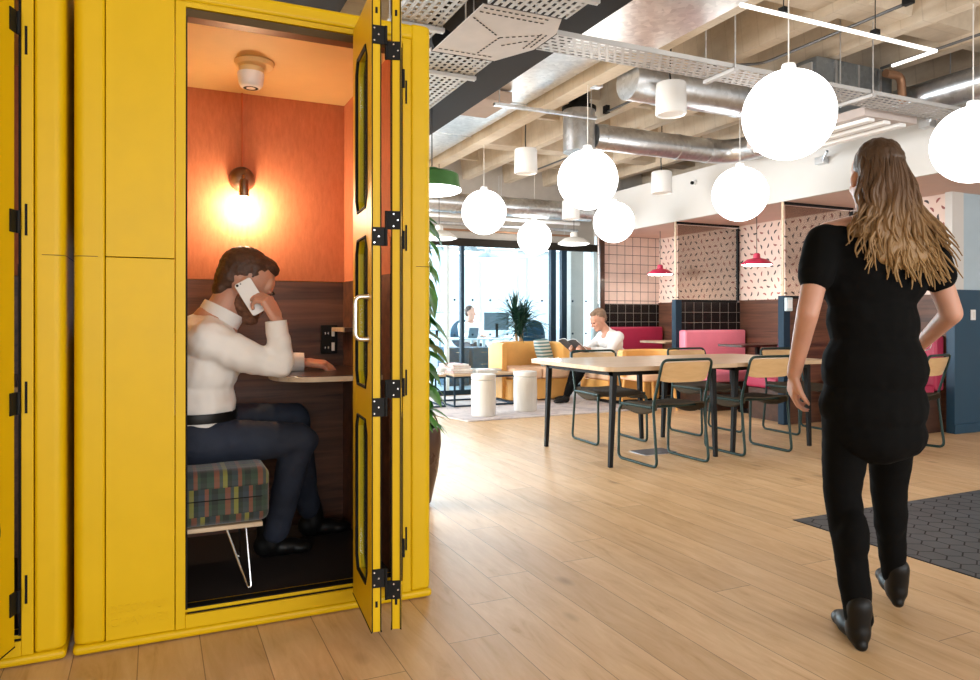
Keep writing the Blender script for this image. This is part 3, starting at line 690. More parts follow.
cone('shade_pendant', (5.25, 8.6, 2.12), 1.3, M['offwhite'], 'pale wide pendant lamp in front of the blue door posts', grp='pale pendants by the glass partition')
for (x, y, lb) in ((3.95, 11.2, 'grey pendant lamp at the left inside the office'), (4.75, 11.2, 'grey pendant lamp in the middle of the office'), (5.6, 12.2, 'grey pendant lamp at the right inside the office')):
    cone('shade_pendant', (x, y, 2.2), 1.5, mat('mid_grey_enamel', (.42, .44, .46), .4), lb, grp='grey pendants in the office', top=2.66)
# ------------------------------------------------------------------ yellow phone booth
def fbox(x0, x1, y0, y1, z0, z1): return G().box(x0, x1, y0, y1, z0, z1)
YF = 2.69
bt = thing('phone_booth', (.37, 3.2, 0), 'yellow phone booth with folded-back doors and a man inside on the phone', 'phone booth', )
YL = M['yellow']; M['darkseam'] = mat('shadow_gap_strip', (.10, .055, .003), .7)
obj('base_plinth', fbox(-.22, .96, 2.74, 3.76, 0, .04), M['black'], bt)
obj('bottom_bumper', fbox(-.242, .992, YF-.004, 3.795, .004, .036), YL, bt, .014, seg=4)
obj('top_bumper', fbox(-.16, .915, YF-.002, 3.79, 2.185, 2.245), YL, bt, .016, seg=4)
obj('roof', fbox(-.20, .94, 2.82, 3.79, 2.184, 2.24), YL, bt, .01)
def column(x0, x1, left):
    r = [.0, .0, .032, .0] if left else [0, 0, 0, .032]
    return G().prism(rrect(x0, x1, YF, 3.78, r, 8), .060, 2.183)
for (a, b, l) in ((-.24, -.149, True), (.905, .990, False)):
    cpst = obj('corner_post', G().prism(rrect(a, b, YF, 3.79, [0, 0, .034, 0] if l else [0, 0, 0, .034], 10), .037, 2.247), YL, bt, .009, seg=3)
    obj('seam', G().prism(rrect(a-.0004, b+.0004, YF-.0004, 3.0, [0, 0, .024, .024], 6), 1.3003, 1.3025), M['darkseam'], cpst)
fp = obj('front_panel', fbox(-.147, .061, YF+.001, YF+.03, .038, 1.300).box(-.147, .061, YF+.001, YF+.03, 1.303, 2.183), YL, bt, .0015)
obj('backing', fbox(-.15, .06, YF+.03, 2.80, .06, 2.183).box(.88, .91, YF+.045, 2.80, .06, 2.183), M['black'], bt)
for (a, b) in ((-.235, -.17), (.875, .985)): obj('side_wall', fbox(a, b, 2.80, 3.79, .06, 2.183), YL, bt)
obj('rear_wall', fbox(-.17, .875, 3.62, 3.79, .06, 2.183), YL, bt)
obj('opening_frame', G().box(.063, .094, YF-.003, YF+.05, .038, 2.183).box(.870, .903, YF-.003, YF+.045, .038, 2.183).box(.094, .870, YF-.003, YF+.05, 2.165, 2.183).box(.094, .870, YF-.006, YF+.07, .038, .084).box(.094, .870, YF+.008, YF+.07, .088, .100), YL, bt, .002)
obj('door_track', fbox(.094, .87, YF+.004, YF+.06, 2.135, 2.163), mat('bronze_anodised', (.09, .055, .02), .4, .5), bt)
obj('door_seal', G().box(.094, .101, YF+.002, YF+.05, .10, 2.135).box(.101, .87, YF+.003, YF+.008, .084, .088).box(.101, .87, YF+.010, YF+.05, .100, .104).box(.862, .870, YF+.002, YF+.04, .10, 2.135), M['rubber'], bt)
objs('strike_slot', G().box(.880, .887, YF-.005, YF, 1.93, 2.02).box(.880, .887, YF-.005, YF, 1.36, 1.46).box(.880, .887, YF-.005, YF, .80, .90).box(.880, .887, YF-.005, YF, .20, .29), M['rubber'], bt)
# embossed two line text
for i, (s_, z) in enumerate((('DECOMMUN', .122), ('CHAMBER', .078))):
    cu = bpy.data.curves.new('t', 'FONT'); cu.body = s_; cu.size = .040; cu.extrude = .0006; cu.resolution_u = 2; cu.align_x = 'LEFT'
    to = bpy.data.objects.new('t', cu); COL.objects.link(to); dg = bpy.context.evaluated_depsgraph_get(); dg.update()
    me = bpy.data.meshes.new_from_object(to.evaluated_get(dg)); bpy.data.objects.remove(to)
    w = max(v.co.x for v in me.vertices); k = .185/w
    g = G(); g.add([(-.137+v.co.x*k, YF-.0004+(-v.co.z), z+v.co.y) for v in me.vertices], [tuple(p.vertices) for p in me.polygons])
    obj('embossed_lettering', g, YL, fp, smooth=False)
# lining
IB, IR, IL, WZ = 3.58, .855, -.165, 1.276
obj('wall_lining', fbox(IL, IR, IB, 3.62, WZ+.003, 2.16).box(IR, .875, 2.78, IB, WZ+.003, 2.16).box(-.17, IL, 2.80, IB, WZ+.003, 2.16), M['felt'], bt, label='orange felt lining')
obj('wood_lining', fbox(IL, IR, IB-.008, 3.62, .10, WZ).box(IR-.008, .875, 2.78, IB-.008, .10, WZ).box(-.17, IL+.008, 2.80, IB-.008, .10, WZ), M['veneer'], bt, label='walnut lining')
obj('ceiling_board', fbox(-.17, .875, 2.755, 3.62, 2.155, 2.18), M['boothceil'], bt)
obj('floor_board', fbox(-.17, .875, 2.755, 3.62, .055, .10), M['boothfloor'], bt)
# shelf desk
g = G(); P = [(IR-.008, 2.88), (IR-.008, IB-.008), (.50, IB-.008)]
for k in range(9):
    t_ = k/8; P.append((.50-.07*math.sin(PI*t_*.5), 3.45-.38*t_))
for k in range(7):
    t_ = k/6*PI/2; P.append((.43+.17*(1-math.cos(t_)), 3.07-.19*math.sin(t_)))
sh = obj('desk_shelf', G().prism(P, .846, .868), M['darkwood'], bt, .002)
g = G(); n = len(P); 
path = [(p[0]-.0015, p[1]-.0015, .856) for p in P[3:]]+[(IR-.008, 2.8785, .856)]
pr = []
for a, b in zip(path, path[1:]):
    g.add([(a[0], a[1], .847), (b[0], b[1], .847), (b[0], b[1], .867), (a[0], a[1], .867), (a[0]+.003, a[1]+.003, .847), (b[0]+.003, b[1]+.003, .847), (b[0]+.003, b[1]+.003, .867), (a[0]+.003, a[1]+.003, .867)], [(0, 1, 2, 3), (4, 7, 6, 5), (3, 2, 6, 7), (0, 4, 5, 1)])
obj('edge_band', g, M['edge'], sh, label='pale shelf edge')
us = obj('upper_shelf', fbox(.79, IR-.008, 3.30, IB-.008, 1.035, 1.055), M['darkwood'], bt, .002); obj('edge_band', fbox(.786, .79, 3.30, IB-.008, 1.035, 1.055), M['edge'], us)
so = obj('socket_panel', fbox(.735, .815, IB-.030, IB-.008, .925, 1.065), M['black'], bt, .003)
g = G()
for z in (.96, 1.03): g.box(.785, .800, IB-.033, IB-.030, z-.02, z+.02)
obj('usb_insert', g, M['white'], so, .002)
g = G()
for z in (.955, 1.025):
    for dx_ in (0, .015): g.box(.752+dx_, .757+dx_, IB-.031, IB-.0295, z-.006, z+.006)
obj('socket_slot', g, M['chrome'], so)
# wall lamp
x, y, z = .371, IB, 1.75
wl = thing('wall_sconce', (x, IB, z), 'bronze wall lamp with a bare glowing bulb on the orange booth wall', 'lamp')
obj('wall_plate', G().lathe([(0, IB-.045), (.025, IB-.043), (.048, IB-.030), (.058, IB-.012), (.060, IB)], (x, 0, z), 32, 'y'), M['brass'], wl)
obj('arm', G().tube(bend([(x, IB-.04, z+.005), (x, IB-.085, z+.005), (x, IB-.085, z-.04)], .02), .009, 12), M['brass'], wl)
obj('lamp_holder', G().lathe([(0, z-.015), (.018, z-.015), (.021, z-.022), (.022, z-.085), (.020, z-.092), (0, z-.092)], (x, IB-.085, 0), 24), M['brass'], wl)
obj('bulb', G().lathe([(0, z-.175), (.014, z-.172), (.024, z-.158), (.028, z-.14), (.024, z-.12), (.014, z-.10), (.012, z-.090)], (x, IB-.085, 0), 24), M['bulb'], wl)
obj('supply_conduit', G().tube([(x, IB-.006, z+.05), (x, IB-.006, 2.155)], .005, 8), mat('conduit_orange', (.5, .12, .04), .6), wl)
# ceiling detector
x, y = .372, 3.12
cd = thing('ceiling_detector', (x, y, 2.15), 'round ceiling detector with a white cup inside the yellow booth', 'detector')
obj('base_disc', G().lathe([(.078, 2.154), (.080, 2.150), (.074, 2.135), (.055, 2.128), (0, 2.127)], (x, y, 0), 40), M['boothceil'], cd)
obj('neck', G().lathe([(.048, 2.128), (.050, 2.122), (.046, 2.105), (.05, 2.10)], (x-.012, y, 0), 36), M['boothceil'], cd)
obj('cup', G().lathe([(.052, 2.107), (.054, 2.100), (.048, 2.060), (.042, 2.050), (.036, 2.046), (0, 2.045)], (x-.014, y, 0), 40), M['offwhite'], cd)
g = G().lathe([(.018, 2.0445), (.030, 2.0445)], (x-.014, y, 0), 24)
obj('sensor_ring', g, M['rubber'], cd)
# bifold door leaves
def leaf(name, p_in, p_out, outer_handle, hinge_in):
    p_in = Vector((*p_in, 0)); p_out = Vector((*p_out, 0)); d = (p_out-p_in); L = d.length; d.normalize(); w = Vector((-d.y, d.x, 0))  # w: to the viewer's right
    if w.x < 0: w = -w
    T = .032; mt = Matrix(((d.x, w.x, 0, p_in.x), (d.y, w.y, 0, p_in.y), (0, 0, 1, 0), (0, 0, 0, 1)))
    Z0, Z1 = .080, 2.165; W = [(.205, .755), (.865, 1.375), (1.475, 2.02)]; S0, S1 = (.115 if hinge_in else .075), L-.075; C = .045
    g = G(); g.box(0, S0, 0, T, Z0, Z1); g.box(S1, L, 0, T, Z0, Z1)
    zs = [Z0]+[q for a in W for q in a]+[Z1]
    for i in range(0, 8, 2): g.box(S0, S1, 0, T, zs[i], zs[i+1])
    for a, b in W:
        for tri in (((S0, a), (S0+C*.6, a), (S0, a+C)), ((S1, a), (S1, a+C), (S1-C*.6, a)), ((S0, b), (S0, b-C), (S0+C*.6, b)), ((S1, b), (S1-C*.6, b), (S1, b-C))): g.prism(tri, 0, T, 'y')
    g.xf(mt); lf = obj(name, g, YL, bt, .0015)
    g = G()
    for s0 in (-.0015, T-.0015):
        g.box(-.001, L+.0015, s0, s0+.003, Z0-.002, Z0+.002)
    for s in (L,):
        g.box(s-.001, s+.002, .0005, .004, Z0, Z1); g.box(s-.001, s+.002, T-.004, T-.0005, Z0, Z1)
    obj('edge_seal', g.xf(mt), M['rubber'], lf)
    for a, b in W:
        q = [(S0+C*.6, a), (S1-C*.6, a), (S1, a+C), (S1, b-C), (S1-C*.6, b), (S0+C*.6, b), (S0, b-C), (S0, a+C)]
        g = G()
        for t_ in (.001, T-.001): g.tube([(u, t_, v) for u, v in q], .006, 6, closed=True)
        obj('window_gasket', g.xf(mt), M['rubber'], lf)
        obj('window_pane', G().prism(q, T*.5-.002, T*.5+.002, 'y').xf(mt), M['glass'], lf)
    # bolt ends and catches on the outer edge
    g = G()
    for z in (2.09, .16): g.box(L-.001, L+.001, T*.5-.004, T*.5+.004, z, z+.02)
    objs('edge_bolt', g.xf(mt), M['black'], lf)
    for z in ((2.02, 1.365, .81, .255) if not hinge_in else (1.975, 1.42, .868, .21)):
        s0, s1 = ((.002, T+.012) if not hinge_in else (-.014, T-.002))
        g = G().box(L+.001, L+.005, s0, s1, z-.030, z+.030); hx = (T+.014 if not hinge_in else -.016)
        g.cyl((L+.005, hx, z-.030), (L+.005, hx, z+.030), .005, seg=12)
        for (a, b) in ((.008, .02), (.022, -.0), (.008, -.02)): g.cyl((L+.004, a, z+b), (L+.0062, a, z+b), .0028, seg=8, mi=1)
        h = obj('hinge', g.xf(mt), [M['hinge'], M['chrome']], lf)
    if not hinge_in:
        pass
    if outer_handle:
        s = L-.045
        g = G().tube(bend([(s, 0, 1.03), (s, -.045, 1.03), (s, -.045, 1.17), (s, 0, 1.17)], .025, 6), .008, 12)
        g.lathe([(0, -.004), (.014, -.004), (.014, 0)], (s, 0, 1.03), 16, 'y').lathe([(0, -.004), (.014, -.004), (.014, 0)], (s, 0, 1.17), 16, 'y')
        obj('door_handle', g.xf(mt), M['chrome'], lf, label='chrome D-shaped handle')
    if hinge_in:
        g = G()
        for z in (2.02, 1.40, .834, .217): g.box(-.012, .030, T, T+.004, z-.035, z+.035); g.cyl((-.012, T+.006, z-.035), (-.012, T+.006, z+.035), .006, seg=12)
        objs('jamb_hinge', g.xf(mt), M['hinge'], lf)
    return lf
leaf('door_leaf', (.667, 2.655), (.637, 2.293), True, False)
leaf('door_leaf', (.826, 2.668), (.7025, 2.292), False, True)
bt2 = dup(bt, (.37-1.252, 3.2, 0), 0, 'yellow phone booth cut off by the left edge of the photo')
single('hanging_cable', G().tube(bend([(-.46, 2.45, .72), (-.445, 2.46, .66), (-.425, 2.47, .58), (-.408, 2.48, .52), (-.405, 2.48, .46), (-.43, 2.47, .41), (-.47, 2.44, .38)], .05, 4), .004, 8), M['cable'], 'thin black cable looping beside the open door at the left edge', 'cable')
# plaid bench
bn = thing('bench_stool', (.16, 2.96, .10), 'plaid upholstered stool on steel hairpin legs, under the man on the phone', 'stool')
obj('seat_base', fbox(-.10, .36, 2.77, 3.22, .335, .352), M['edge'], bn, .003)
cu_ = obj('cushion', fbox(-.10, .385, 2.765, 3.225, .354, .552), M['plaid'], bn, .032, seg=4)
obj('piping', G().tube([(-.075, 2.7645, .4475), (.355, 2.7645, .4475), (.3855, 2.795, .4475), (.3855, 3.19, .4475)], .0018, 6), M['rubber'], cu_)
for (x, y, sx, sy) in ((.31, 2.81, 1, -1), (-.05, 2.81, -1, -1), (.31, 3.17, 1, 1), (-.05, 3.17, -1, 1)):
    obj('hairpin_leg', G().tube(bend([(x-.075*sx, y, .336), (x, y+.012*sy, .108), (x+.012*sx, y+.012*sy, .108), (x-.0*sx, y-.065*sy, .336)], .008, 4), .0045, 8), M['chrome'], bn)
# man inside
mn = thing('person', (.16, 3.03, .10), 'seated man in a white shirt holding a phone to his ear inside the booth', 'person')
H0 = Vector((.330, 3.05, 1.232)); HR = Euler((0, math.radians(26), 0)).to_matrix(); S = 1.14
def hp(x, y, z): return tuple(H0+HR @ Vector((x*S, y*S, z*S)))
def he(x, y, z, a, b, c, tilt=0): return ('e', hp(x, y, z), (a*S, b*S, c*S), (0, 26+tilt, 0))
def head_prims(hp, he):
    P = [he(-.012, 0, .032, .098, .077, .093), he(.022, 0, -.035, .066, .060, .088), he(.040, 0, -.088, .042, .042, .032), he(.068, 0, -.104, .020, .024, .017),
         he(.066, 0, .030, .024, .056, .040), he(.083, 0, .010, .012, .050, .010), he(.060, .036, -.030, .028, .022, .026), he(.060, -.036, -.030, .028, .022, .026),
         ('c', hp(.085, 0, .002), .008*S, hp(.110, 0, -.036), .013*S), he(.100, .012, -.040, .012, .009, .008), he(.100, -.012, -.040, .012, .009, .008),
         he(.084, 0, -.064, .012, .024, .007), he(.082, 0, -.076, .012, .021, .008)]
    for sgn in (1, -1):
        P += [he(-.008, .078*sgn, -.010, .020, .009, .032), he(-.006, .078*sgn, -.034, .012, .009, .014)]
    return P
prims = head_prims(hp, he)
prims += [('c', hp(-.030, 0, -.06), .060, (.215, 3.05, 1.08), .064), ('c', (.21, 3.05, 1.07), .09, (.17, 3.05, .72), .11), ('c', (.15, 3.05, .68), .11, (.22, 3.05, .66), .08),
          ('c', (.20, 3.05, 1.03), .06, (.205, 2.90, 1.02), .05), ('c', (.205, 2.90, 1.02), .045, (.43, 2.90, .925), .034), ('c', (.445, 2.90, .93), .032, (.428, 2.90, 1.09), .026),
          ('c', (.20, 3.05, 1.03), .06, (.225, 3.21, 1.02), .05), ('c', (.225, 3.21, 1.02), .045, (.40, 3.30, .905), .034), ('c', (.40, 3.30, .905), .034, (.60, 3.25, .900), .024)]
# near hand folded round the phone
prims += hand_prims((.428, 2.895, 1.09), (-.42, .05, .92), (.75, -.6, .28), (45, 48, 32), -1, 1.06, .06, (.45, .75))
prims += hand_prims((.60, 3.25, .903), (.97, -.22, -.10), (0, -.25, .95), (28, 34, 26), 1, 1.02, .05, (.7, .5))
organic('body', prims, .0048, M['skin'], mn, 5)
hb = organic('hair', [he(-.022, 0, .046, .094, .0795, .085), he(-.058, 0, .010, .053, .067, .070), he(.022, 0, .088, .062, .056, .036), he(.046, 0, .086, .026, .040, .022), he(-.068, 0, -.045, .030, .050, .036)],
             .0045, M['hair'], mn, 3, .0025, 70)
organic('beard', [he(.034, 0, -.078, .056, .058, .038), he(.068, 0, -.098, .026, .030, .024), he(.012, .050, -.056, .028, .013, .038), he(.012, -.050, -.056, .028, .013, .038), he(.086, 0, -.060, .012, .027, .006), he(.050, 0, -.104, .038, .040, .022)], .005, M['beard'], mn, 3, .002, 80)
for sgn in (1, -1):
    obj('eye', G().sphere(hp(.088, .030*sgn, -.004), .0085, 16, 10), M['eye'], mn)
    organic('eyebrow', [('c', hp(.099, .016*sgn, .014), .0045, hp(.088, .048*sgn, .016), .0035)], .003, M['hair'], mn, 1)
P = [('e', (.175, 3.05, .93), (.135, .185, .20), (0, 12, 0)), ('e', (.150, 3.05, .77), (.145, .175, .16)), ('e', (.185, 3.05, 1.02), (.115, .19, .10), (0, 20, 0)), ('c', (.14, 2.99, .70), .10, (.14, 3.11, .70), .10),
     ('c', (.215, 3.05, 1.05), .080, (.232, 3.05, 1.10), .068),
     ('c', (.185, 2.905, 1.015), .083, (.30, 2.895, .955), .066), ('c', (.30, 2.895, .955), .064, (.440, 2.90, .918), .050), ('c', (.447, 2.90, .918), .048, (.437, 2.90, 1.00), .047), ('c', (.437, 2.90, 1.0), .046, (.430, 2.90, 1.055), .038),
     ('c', (.20, 3.20, 1.015), .080, (.31, 3.26, .955), .060), ('c', (.31, 3.26, .955), .058, (.41, 3.30, .915), .047), ('c', (.41, 3.30, .915), .045, (.560, 3.262, .905), .036)]
organic('shirt', P, .0075, M['shirt'], mn, 4, .011, 11)
obj('collar', G().lathe([(.066, -.014), (.072, .02), (.078, .045), (.082, .046), (.084, .02), (.082, -.02)], (0, 0, 0), 32).xf(Matrix.Translation((.228, 3.05, 1.095)) @ Euler((0, math.radians(28), 0)).to_matrix().to_4x4()), M['shirt'], mn)
for (p, d_) in (((.430, 2.90, 1.045), (-.10, 0, .99)), ((.555, 3.263, .905), (.97, -.15, 0))):
    q = Vector(d_).to_track_quat('Z', 'Y').to_matrix().to_4x4()
    obj('cuff', G().lathe([(.030, .045), (.041, .044), (.043, 0), (.041, -.02)], (0, 0, 0), 24).xf(Matrix.Translation(p) @ q), M['shirt'], mn)
P = [('e', (.13, 3.05, .655), (.145, .175, .105)), ('c', (.14, 2.96, .635), .092, (.53, 2.99, .605), .068), ('c', (.53, 2.99, .605), .070, (.455, 3.10, .22), .052), ('e', (.545, 2.99, .602), (.062, .066, .064)),
     ('c', (.15, 3.14, .66), .095, (.545, 3.20, .665), .070), ('c', (.545, 3.20, .665), .070, (.63, 3.33, .24), .052)]
organic('trousers', P, .0085, M['navy'], mn, 5, .006, 14)
obj('belt', G().lathe([(1.0, -.018), (1.02, 0), (1.0, .018)], (0, 0, 0), 40).xf(Matrix.Translation((.145, 3.05, .725)) @ Matrix.Diagonal((.150, .180, 1, 1))), M['leather'], mn)
for (x, y, z, s_) in ((.44, 3.14, .10, 1), (.66, 3.36, .10, 1)):
    organic('shoe', [('e', (x-.02, y, z+.055), (.052, .042, .052)), ('e', (x+.055, y, z+.038), (.085, .045, .037)), ('e', (x+.115, y, z+.030), (.058, .045, .029)), ('c', (x-.03, y, z+.012), .012, (x+.14, y, z+.012), .012),
             ('c', (x, y, z+.06), .050, (x-.01+.0, y, z+.13), .050)], .006, M['leather'], mn, 4)
# phone in hand
ph = thing('mobile_phone', (.315, 2.935, 1.17), 'white mobile phone held against the ear of the man in the booth', 'phone')
mx_ = Matrix.Translation((.338, 2.925, 1.182)) @ Euler((math.radians(-10), math.radians(-30), 0)).to_matrix().to_4x4()
obj('phone_body', G().prism(rrect(-.034, .034, -.070, .070, .010), -.0042, .0042, 'y').xf(mx_), M['phone'], ph, .0015)
obj('camera_lens', G().cyl((-.024, -.0042, .062), (-.024, -.0056, .062), .005, seg=16).cyl((-.010, -.0042, .062), (-.010, -.0054, .062), .0025, seg=12).xf(mx_), M['rubber'], ph)

# ------------------------------------------------------------------ long table and sled chairs
def table(x0, x1, y0, y1, label, rl, rr):
    t = thing('dining_table', ((x0+x1)/2, (y0+y1)/2, 0), label, 'table')
    obj('tabletop', G().prism(rrect(x0, x1, y0, y1, [rr, rl, rl, rr], 8), .715, .748), M['lightwood'], t, .003)
    obj('under_frame', G().box(x0+.12, x1-.10, y0+.13, y0+.17, .675, .714).box(x0+.12, x1-.10, y1-.17, y1-.13, .675, .714).box(x0+.12, x0+.16, y0+.13, y1-.13, .675, .714).box(x1-.14, x1-.10, y0+.13, y1-.13, .675, .714), M['black'], t)
    for (a, b, sx, sy) in ((x0+.15, y0+.15, -1, -1), (x1-.12, y0+.15, 1, -1), (x0+.15, y1-.12, -1, 1), (x1-.12, y1-.12, 1, 1)):
        c_ = .021; g = G(); f = (a+.03*sx, b+.0*sy)
        g.add([(f[0]-.015, f[1]-.015, 0), (f[0]+.015, f[1]-.015, 0), (f[0]+.015, f[1]+.015, 0), (f[0]-.015, f[1]+.015, 0), (a-c_, b-c_, .713), (a+c_, b-c_, .713), (a+c_, b+c_, .713), (a-c_, b+c_, .713)],
              [(0, 3, 2, 1), (4, 5, 6, 7), (0, 1, 5, 4), (1, 2, 6, 5), (2, 3, 7, 6), (3, 0, 4, 7)])
        obj('leg', g, M['black'], t, .003)
    return t
table(2.92, 4.125, 4.32, 5.55, 'pale oak dining table with black legs, nearest the phone booth', .10, .01)
table(4.13, 5.20, 4.36, 5.52, 'pale oak dining table with black legs, partly behind the walking woman', .01, .10)
def chair():
    t = thing('dining_chair', (0, 0, 0), '', 'chair', 'sled-base chairs round the long table')
    w = .245; r = .0105
    pts = [(-w+.02, .215, .43), (-w, .235, .40), (-w, .245, .011), (-w, -.225, .011), (-w+.004, -.175, .45), (-w+.012, -.275, .795), (w-.012, -.275, .795), (w-.004, -.175, .45), (w, -.225, .011), (w, .245, .011), (w, .235, .40), (w-.02, .215, .43)]
    obj('frame', G().tube(bend(pts, .05, 5), r, 10).tube([(-w, -.17, .44), (-w+.01, .22, .437)], r, 8).tube([(w, -.17, .44), (w-.01, .22, .437)], r, 8).tube([(-w, .16, .432), (w, .16, .432)], r*.9, 8).tube([(-w, -.10, .436), (w, -.10, .436)], r*.9, 8), M['green'], t)
    # seat shell: cross profile with turned down flanks
    prof = [(-.235, .385), (-.232, .44), (-.222, .458), (-.20, .463), (-.10, .456), (0, .452), (.10, .456), (.20, .463), (.222, .458), (.232, .44), (.235, .385)]
    g = G(); N = 8; n = len(prof); vs = []
    for s_ in (0, -.011):
        for j in range(N+1):
            y = -.20+.43*j/N; drop = -.03*max(0, (j/N-.8)/.2)**2+.012*max(0, (.25-j/N)/.25); fl = .45+.55*math.sin(PI*min(1, max(0, j/N)))
            for (x, z) in prof:
                zz = z if z > .45 else .455-(.455-z)*fl
                vs.append((x*(1-(.04 if s_ else 0)), y, zz+s_+drop))
    fs = []
    m_ = (N+1)*n
    for s_ in (0, 1):
        for j in range(N):
            for i in range(n-1):
                q = (s_*m_+j*n+i, s_*m_+j*n+i+1, s_*m_+(j+1)*n+i+1, s_*m_+(j+1)*n+i); fs.append(q if not s_ else q[::-1])
    for j in range(N):
        for i in (0, n-1): fs.append((j*n+i, (j+1)*n+i, m_+(j+1)*n+i, m_+j*n+i))
    for i in range(n-1):
        for j in (0, N): fs.append((j*n+i, m_+j*n+i, m_+j*n+i+1, j*n+i+1))
    g.add(vs, fs); obj('seat', g, M['seat'], t)
    g = G(); vs = []; N = 12; q0, q1 = -.222, .222
    for s_ in (0, .009):
        for i in range(N+1):
            x = q0+(q1-q0)*i/N; c_ = .035*(1-(x/.222)**2)
            e = .018*(abs(x)/.222)**6
            for zz, yy in ((.628+e, -.222), (.70, -.246), (.778-e*.3, -.268)):
                vs.append((x, yy-c_+s_, zz))
    n = 3; m_ = (N+1)*n; fs = []
    for s_ in (0, 1):
        for i in range(N):
            for k in range(2): q = (s_*m_+i*n+k, s_*m_+(i+1)*n+k, s_*m_+(i+1)*n+k+1, s_*m_+i*n+k+1); fs.append(q if s_ else q[::-1])
    for i in range(N):
        for k in (0, 2): fs.append((i*n+k, (i+1)*n+k, m_+(i+1)*n+k, m_+i*n+k))
    for i in (0, N):
        for k in range(2): fs.append((i*n+k, i*n+k+1, m_+i*n+k+1, m_+i*n+k))
    g.add(vs, fs); obj('backrest', g, M['ply'], t)
    return t
ch = chair()
CP = [((3.55, 4.50, 0), .02, 'nearest chair, green sled frame, grey seat, tucked under the near side of the first table'),
      ((4.47, 4.56, 0), -.02, 'chair on the near side of the second table, beside the walking woman'),
      ((3.70, 5.47, 0), PI-.05, 'chair on the far side of the first table, in front of the orange box sofa'),
      ((4.83, 5.50, 0), PI, 'chair on the far side of the second table, behind the nearest chair'),
      ((5.70, 5.15, 0), PI-.04, 'chair past the far end of the second table, below the alcove table top'),
      ((5.75, 4.10, 0), .25, 'chair right of the walking woman, in front of the deep blue wall')]
for i, (p, a, lb) in enumerate(CP):
    if i == 0: ch.location = p; ch.rotation_euler = (0, 0, a); ch['label'] = lb
    else: dup(ch, p, a, lb, 'sled-base chairs round the long table')
fb = thing('floor_plate', (3.7, 4.83, 0), 'flat grey plate on the floor under the nearest chair', 'floor socket')  # flat grey plate with a thin rim, lying on the floor
obj('lid', G().prism(rrect(3.56, 3.88, 4.74, 4.95, .01), .0005, .006), M['greyseat'], fb, .001); obj('rim', G().prism(rrect(3.55, 3.89, 4.73, 4.96, .012), 0, .003), M['galv'], fb)

# ------------------------------------------------------------------ alcove seating
def banquette(x0, x1, yb, d, m, label, zt=.95, cat='bench'):
    """back at yb, seat runs to yb+d"""
    t = thing('banquette', ((x0+x1)/2, yb, 0), label, cat); s_ = 1 if d > 0 else -1
    Y = lambda a, b: (min(yb+s_*a, yb+s_*b), max(yb+s_*a, yb+s_*b))
    a = Y(.0, .13); obj('backrest', G().box(x0, x1, a[0], a[1], .42, zt), m, t, .025, seg=3)
    a = Y(.135, .58); obj('seat_cushion', G().box(x0, x1, a[0], a[1], .34, .46), m, t, .03, seg=3)
    a = Y(.02, .54); obj('base', G().box(x0+.01, x1-.01, a[0], a[1], 0, .335), M['darkwood'], t)
    return t
banquette(5.90, 6.88, 7.19, -1, M['pink'], 'rose pink banquette backed by the black tiled divider')
banquette(5.94, 6.88, 8.86, -1, M['magenta'], 'dark magenta banquette against the black tiled end wall', .97)
banquette(5.98, 6.88, 5.57, 1, M['magenta'], 'magenta banquette behind the wood panelled divider, facing the pink one', .90)
rb = thing('banquette', (6.6, 4.9, 0), 'red banquette end beside the deep blue wall', 'bench')
obj('backrest', G().box(6.77, 6.90, 4.50, 5.42, .40, .93), M['magenta'], rb, .025, seg=3); obj('seat_cushion', G().box(6.35, 6.765, 4.50, 5.42, .34, .46), M['magenta'], rb, .03, seg=3); obj('base', G().box(6.40, 6.88, 4.52, 5.40, 0, .335), M['darkwood'], rb)
def alcove_table(x0, x1, y0, y1, z, label, top):
    t = thing('cafe_table', ((x0+x1)/2, (y0+y1)/2, 0), label, 'table'); x, y = (x0+x1)/2, (y0+y1)/2
    obj('tabletop', G().prism(rrect(x0, x1, y0, y1, .03), z-.026, z), top, t, .003)
    obj('pedestal', G().lathe([(.035, z-.03), (.028, z-.06), (.028, .03), (.05, .022)], (x, y, 0), 24), M['black'], t)
    obj('base_plate', G().lathe([(0, .024), (.20, .02), (.22, .008), (.22, 0), (0, 0)], (x, y, 0), 32), M['black'], t); return t
alcove_table(5.98, 6.84, 6.20, 6.60, .795, 'dark-topped pedestal table in front of the pink banquette', M['darkwood'])
alcove_table(6.05, 6.80, 7.65, 8.20, .79, 'pedestal table in front of the dark magenta banquette', M['lightwood'])

# ------------------------------------------------------------------ lounge
rg = single('rug', G().prism([(3.0, 7.05), (5.86, 7.12), (5.88, 9.45), (2.55, 9.42)], .001, .012), M['rug'], 'pale mottled rug under the lounge seats and white stools', 'rug')
def drum_stool():
    t = thing('drum_stool', (0, 0, .012), '', 'stool', 'white timber stools on the rug')
    obj('body', G().lathe([(0, 0), (.128, 0), (.134, .01), (.140, .20), (.136, .395), (.130, .40)], seg=16), M['stoolw'], t, .003)
    obj('lid', G().lathe([(.128, .402), (.136, .408), (.140, .45), (.134, .462), (0, .466)], seg=16), M['stoolw'], t, .003)
    for v in t.children: v.location = (0, 0, 0)
    return t
st = drum_stool()
for c in st.children: c.data.transform(Matrix.Translation((0, 0, .012)))
st.location = (3.33, 7.38, .012); st['label'] = 'white timber drum stool in front of the coffee table leg, left of the pair'
dup(st, (3.96, 7.58, .012), .3, 'white timber drum stool beside the dark table end, right of the pair')
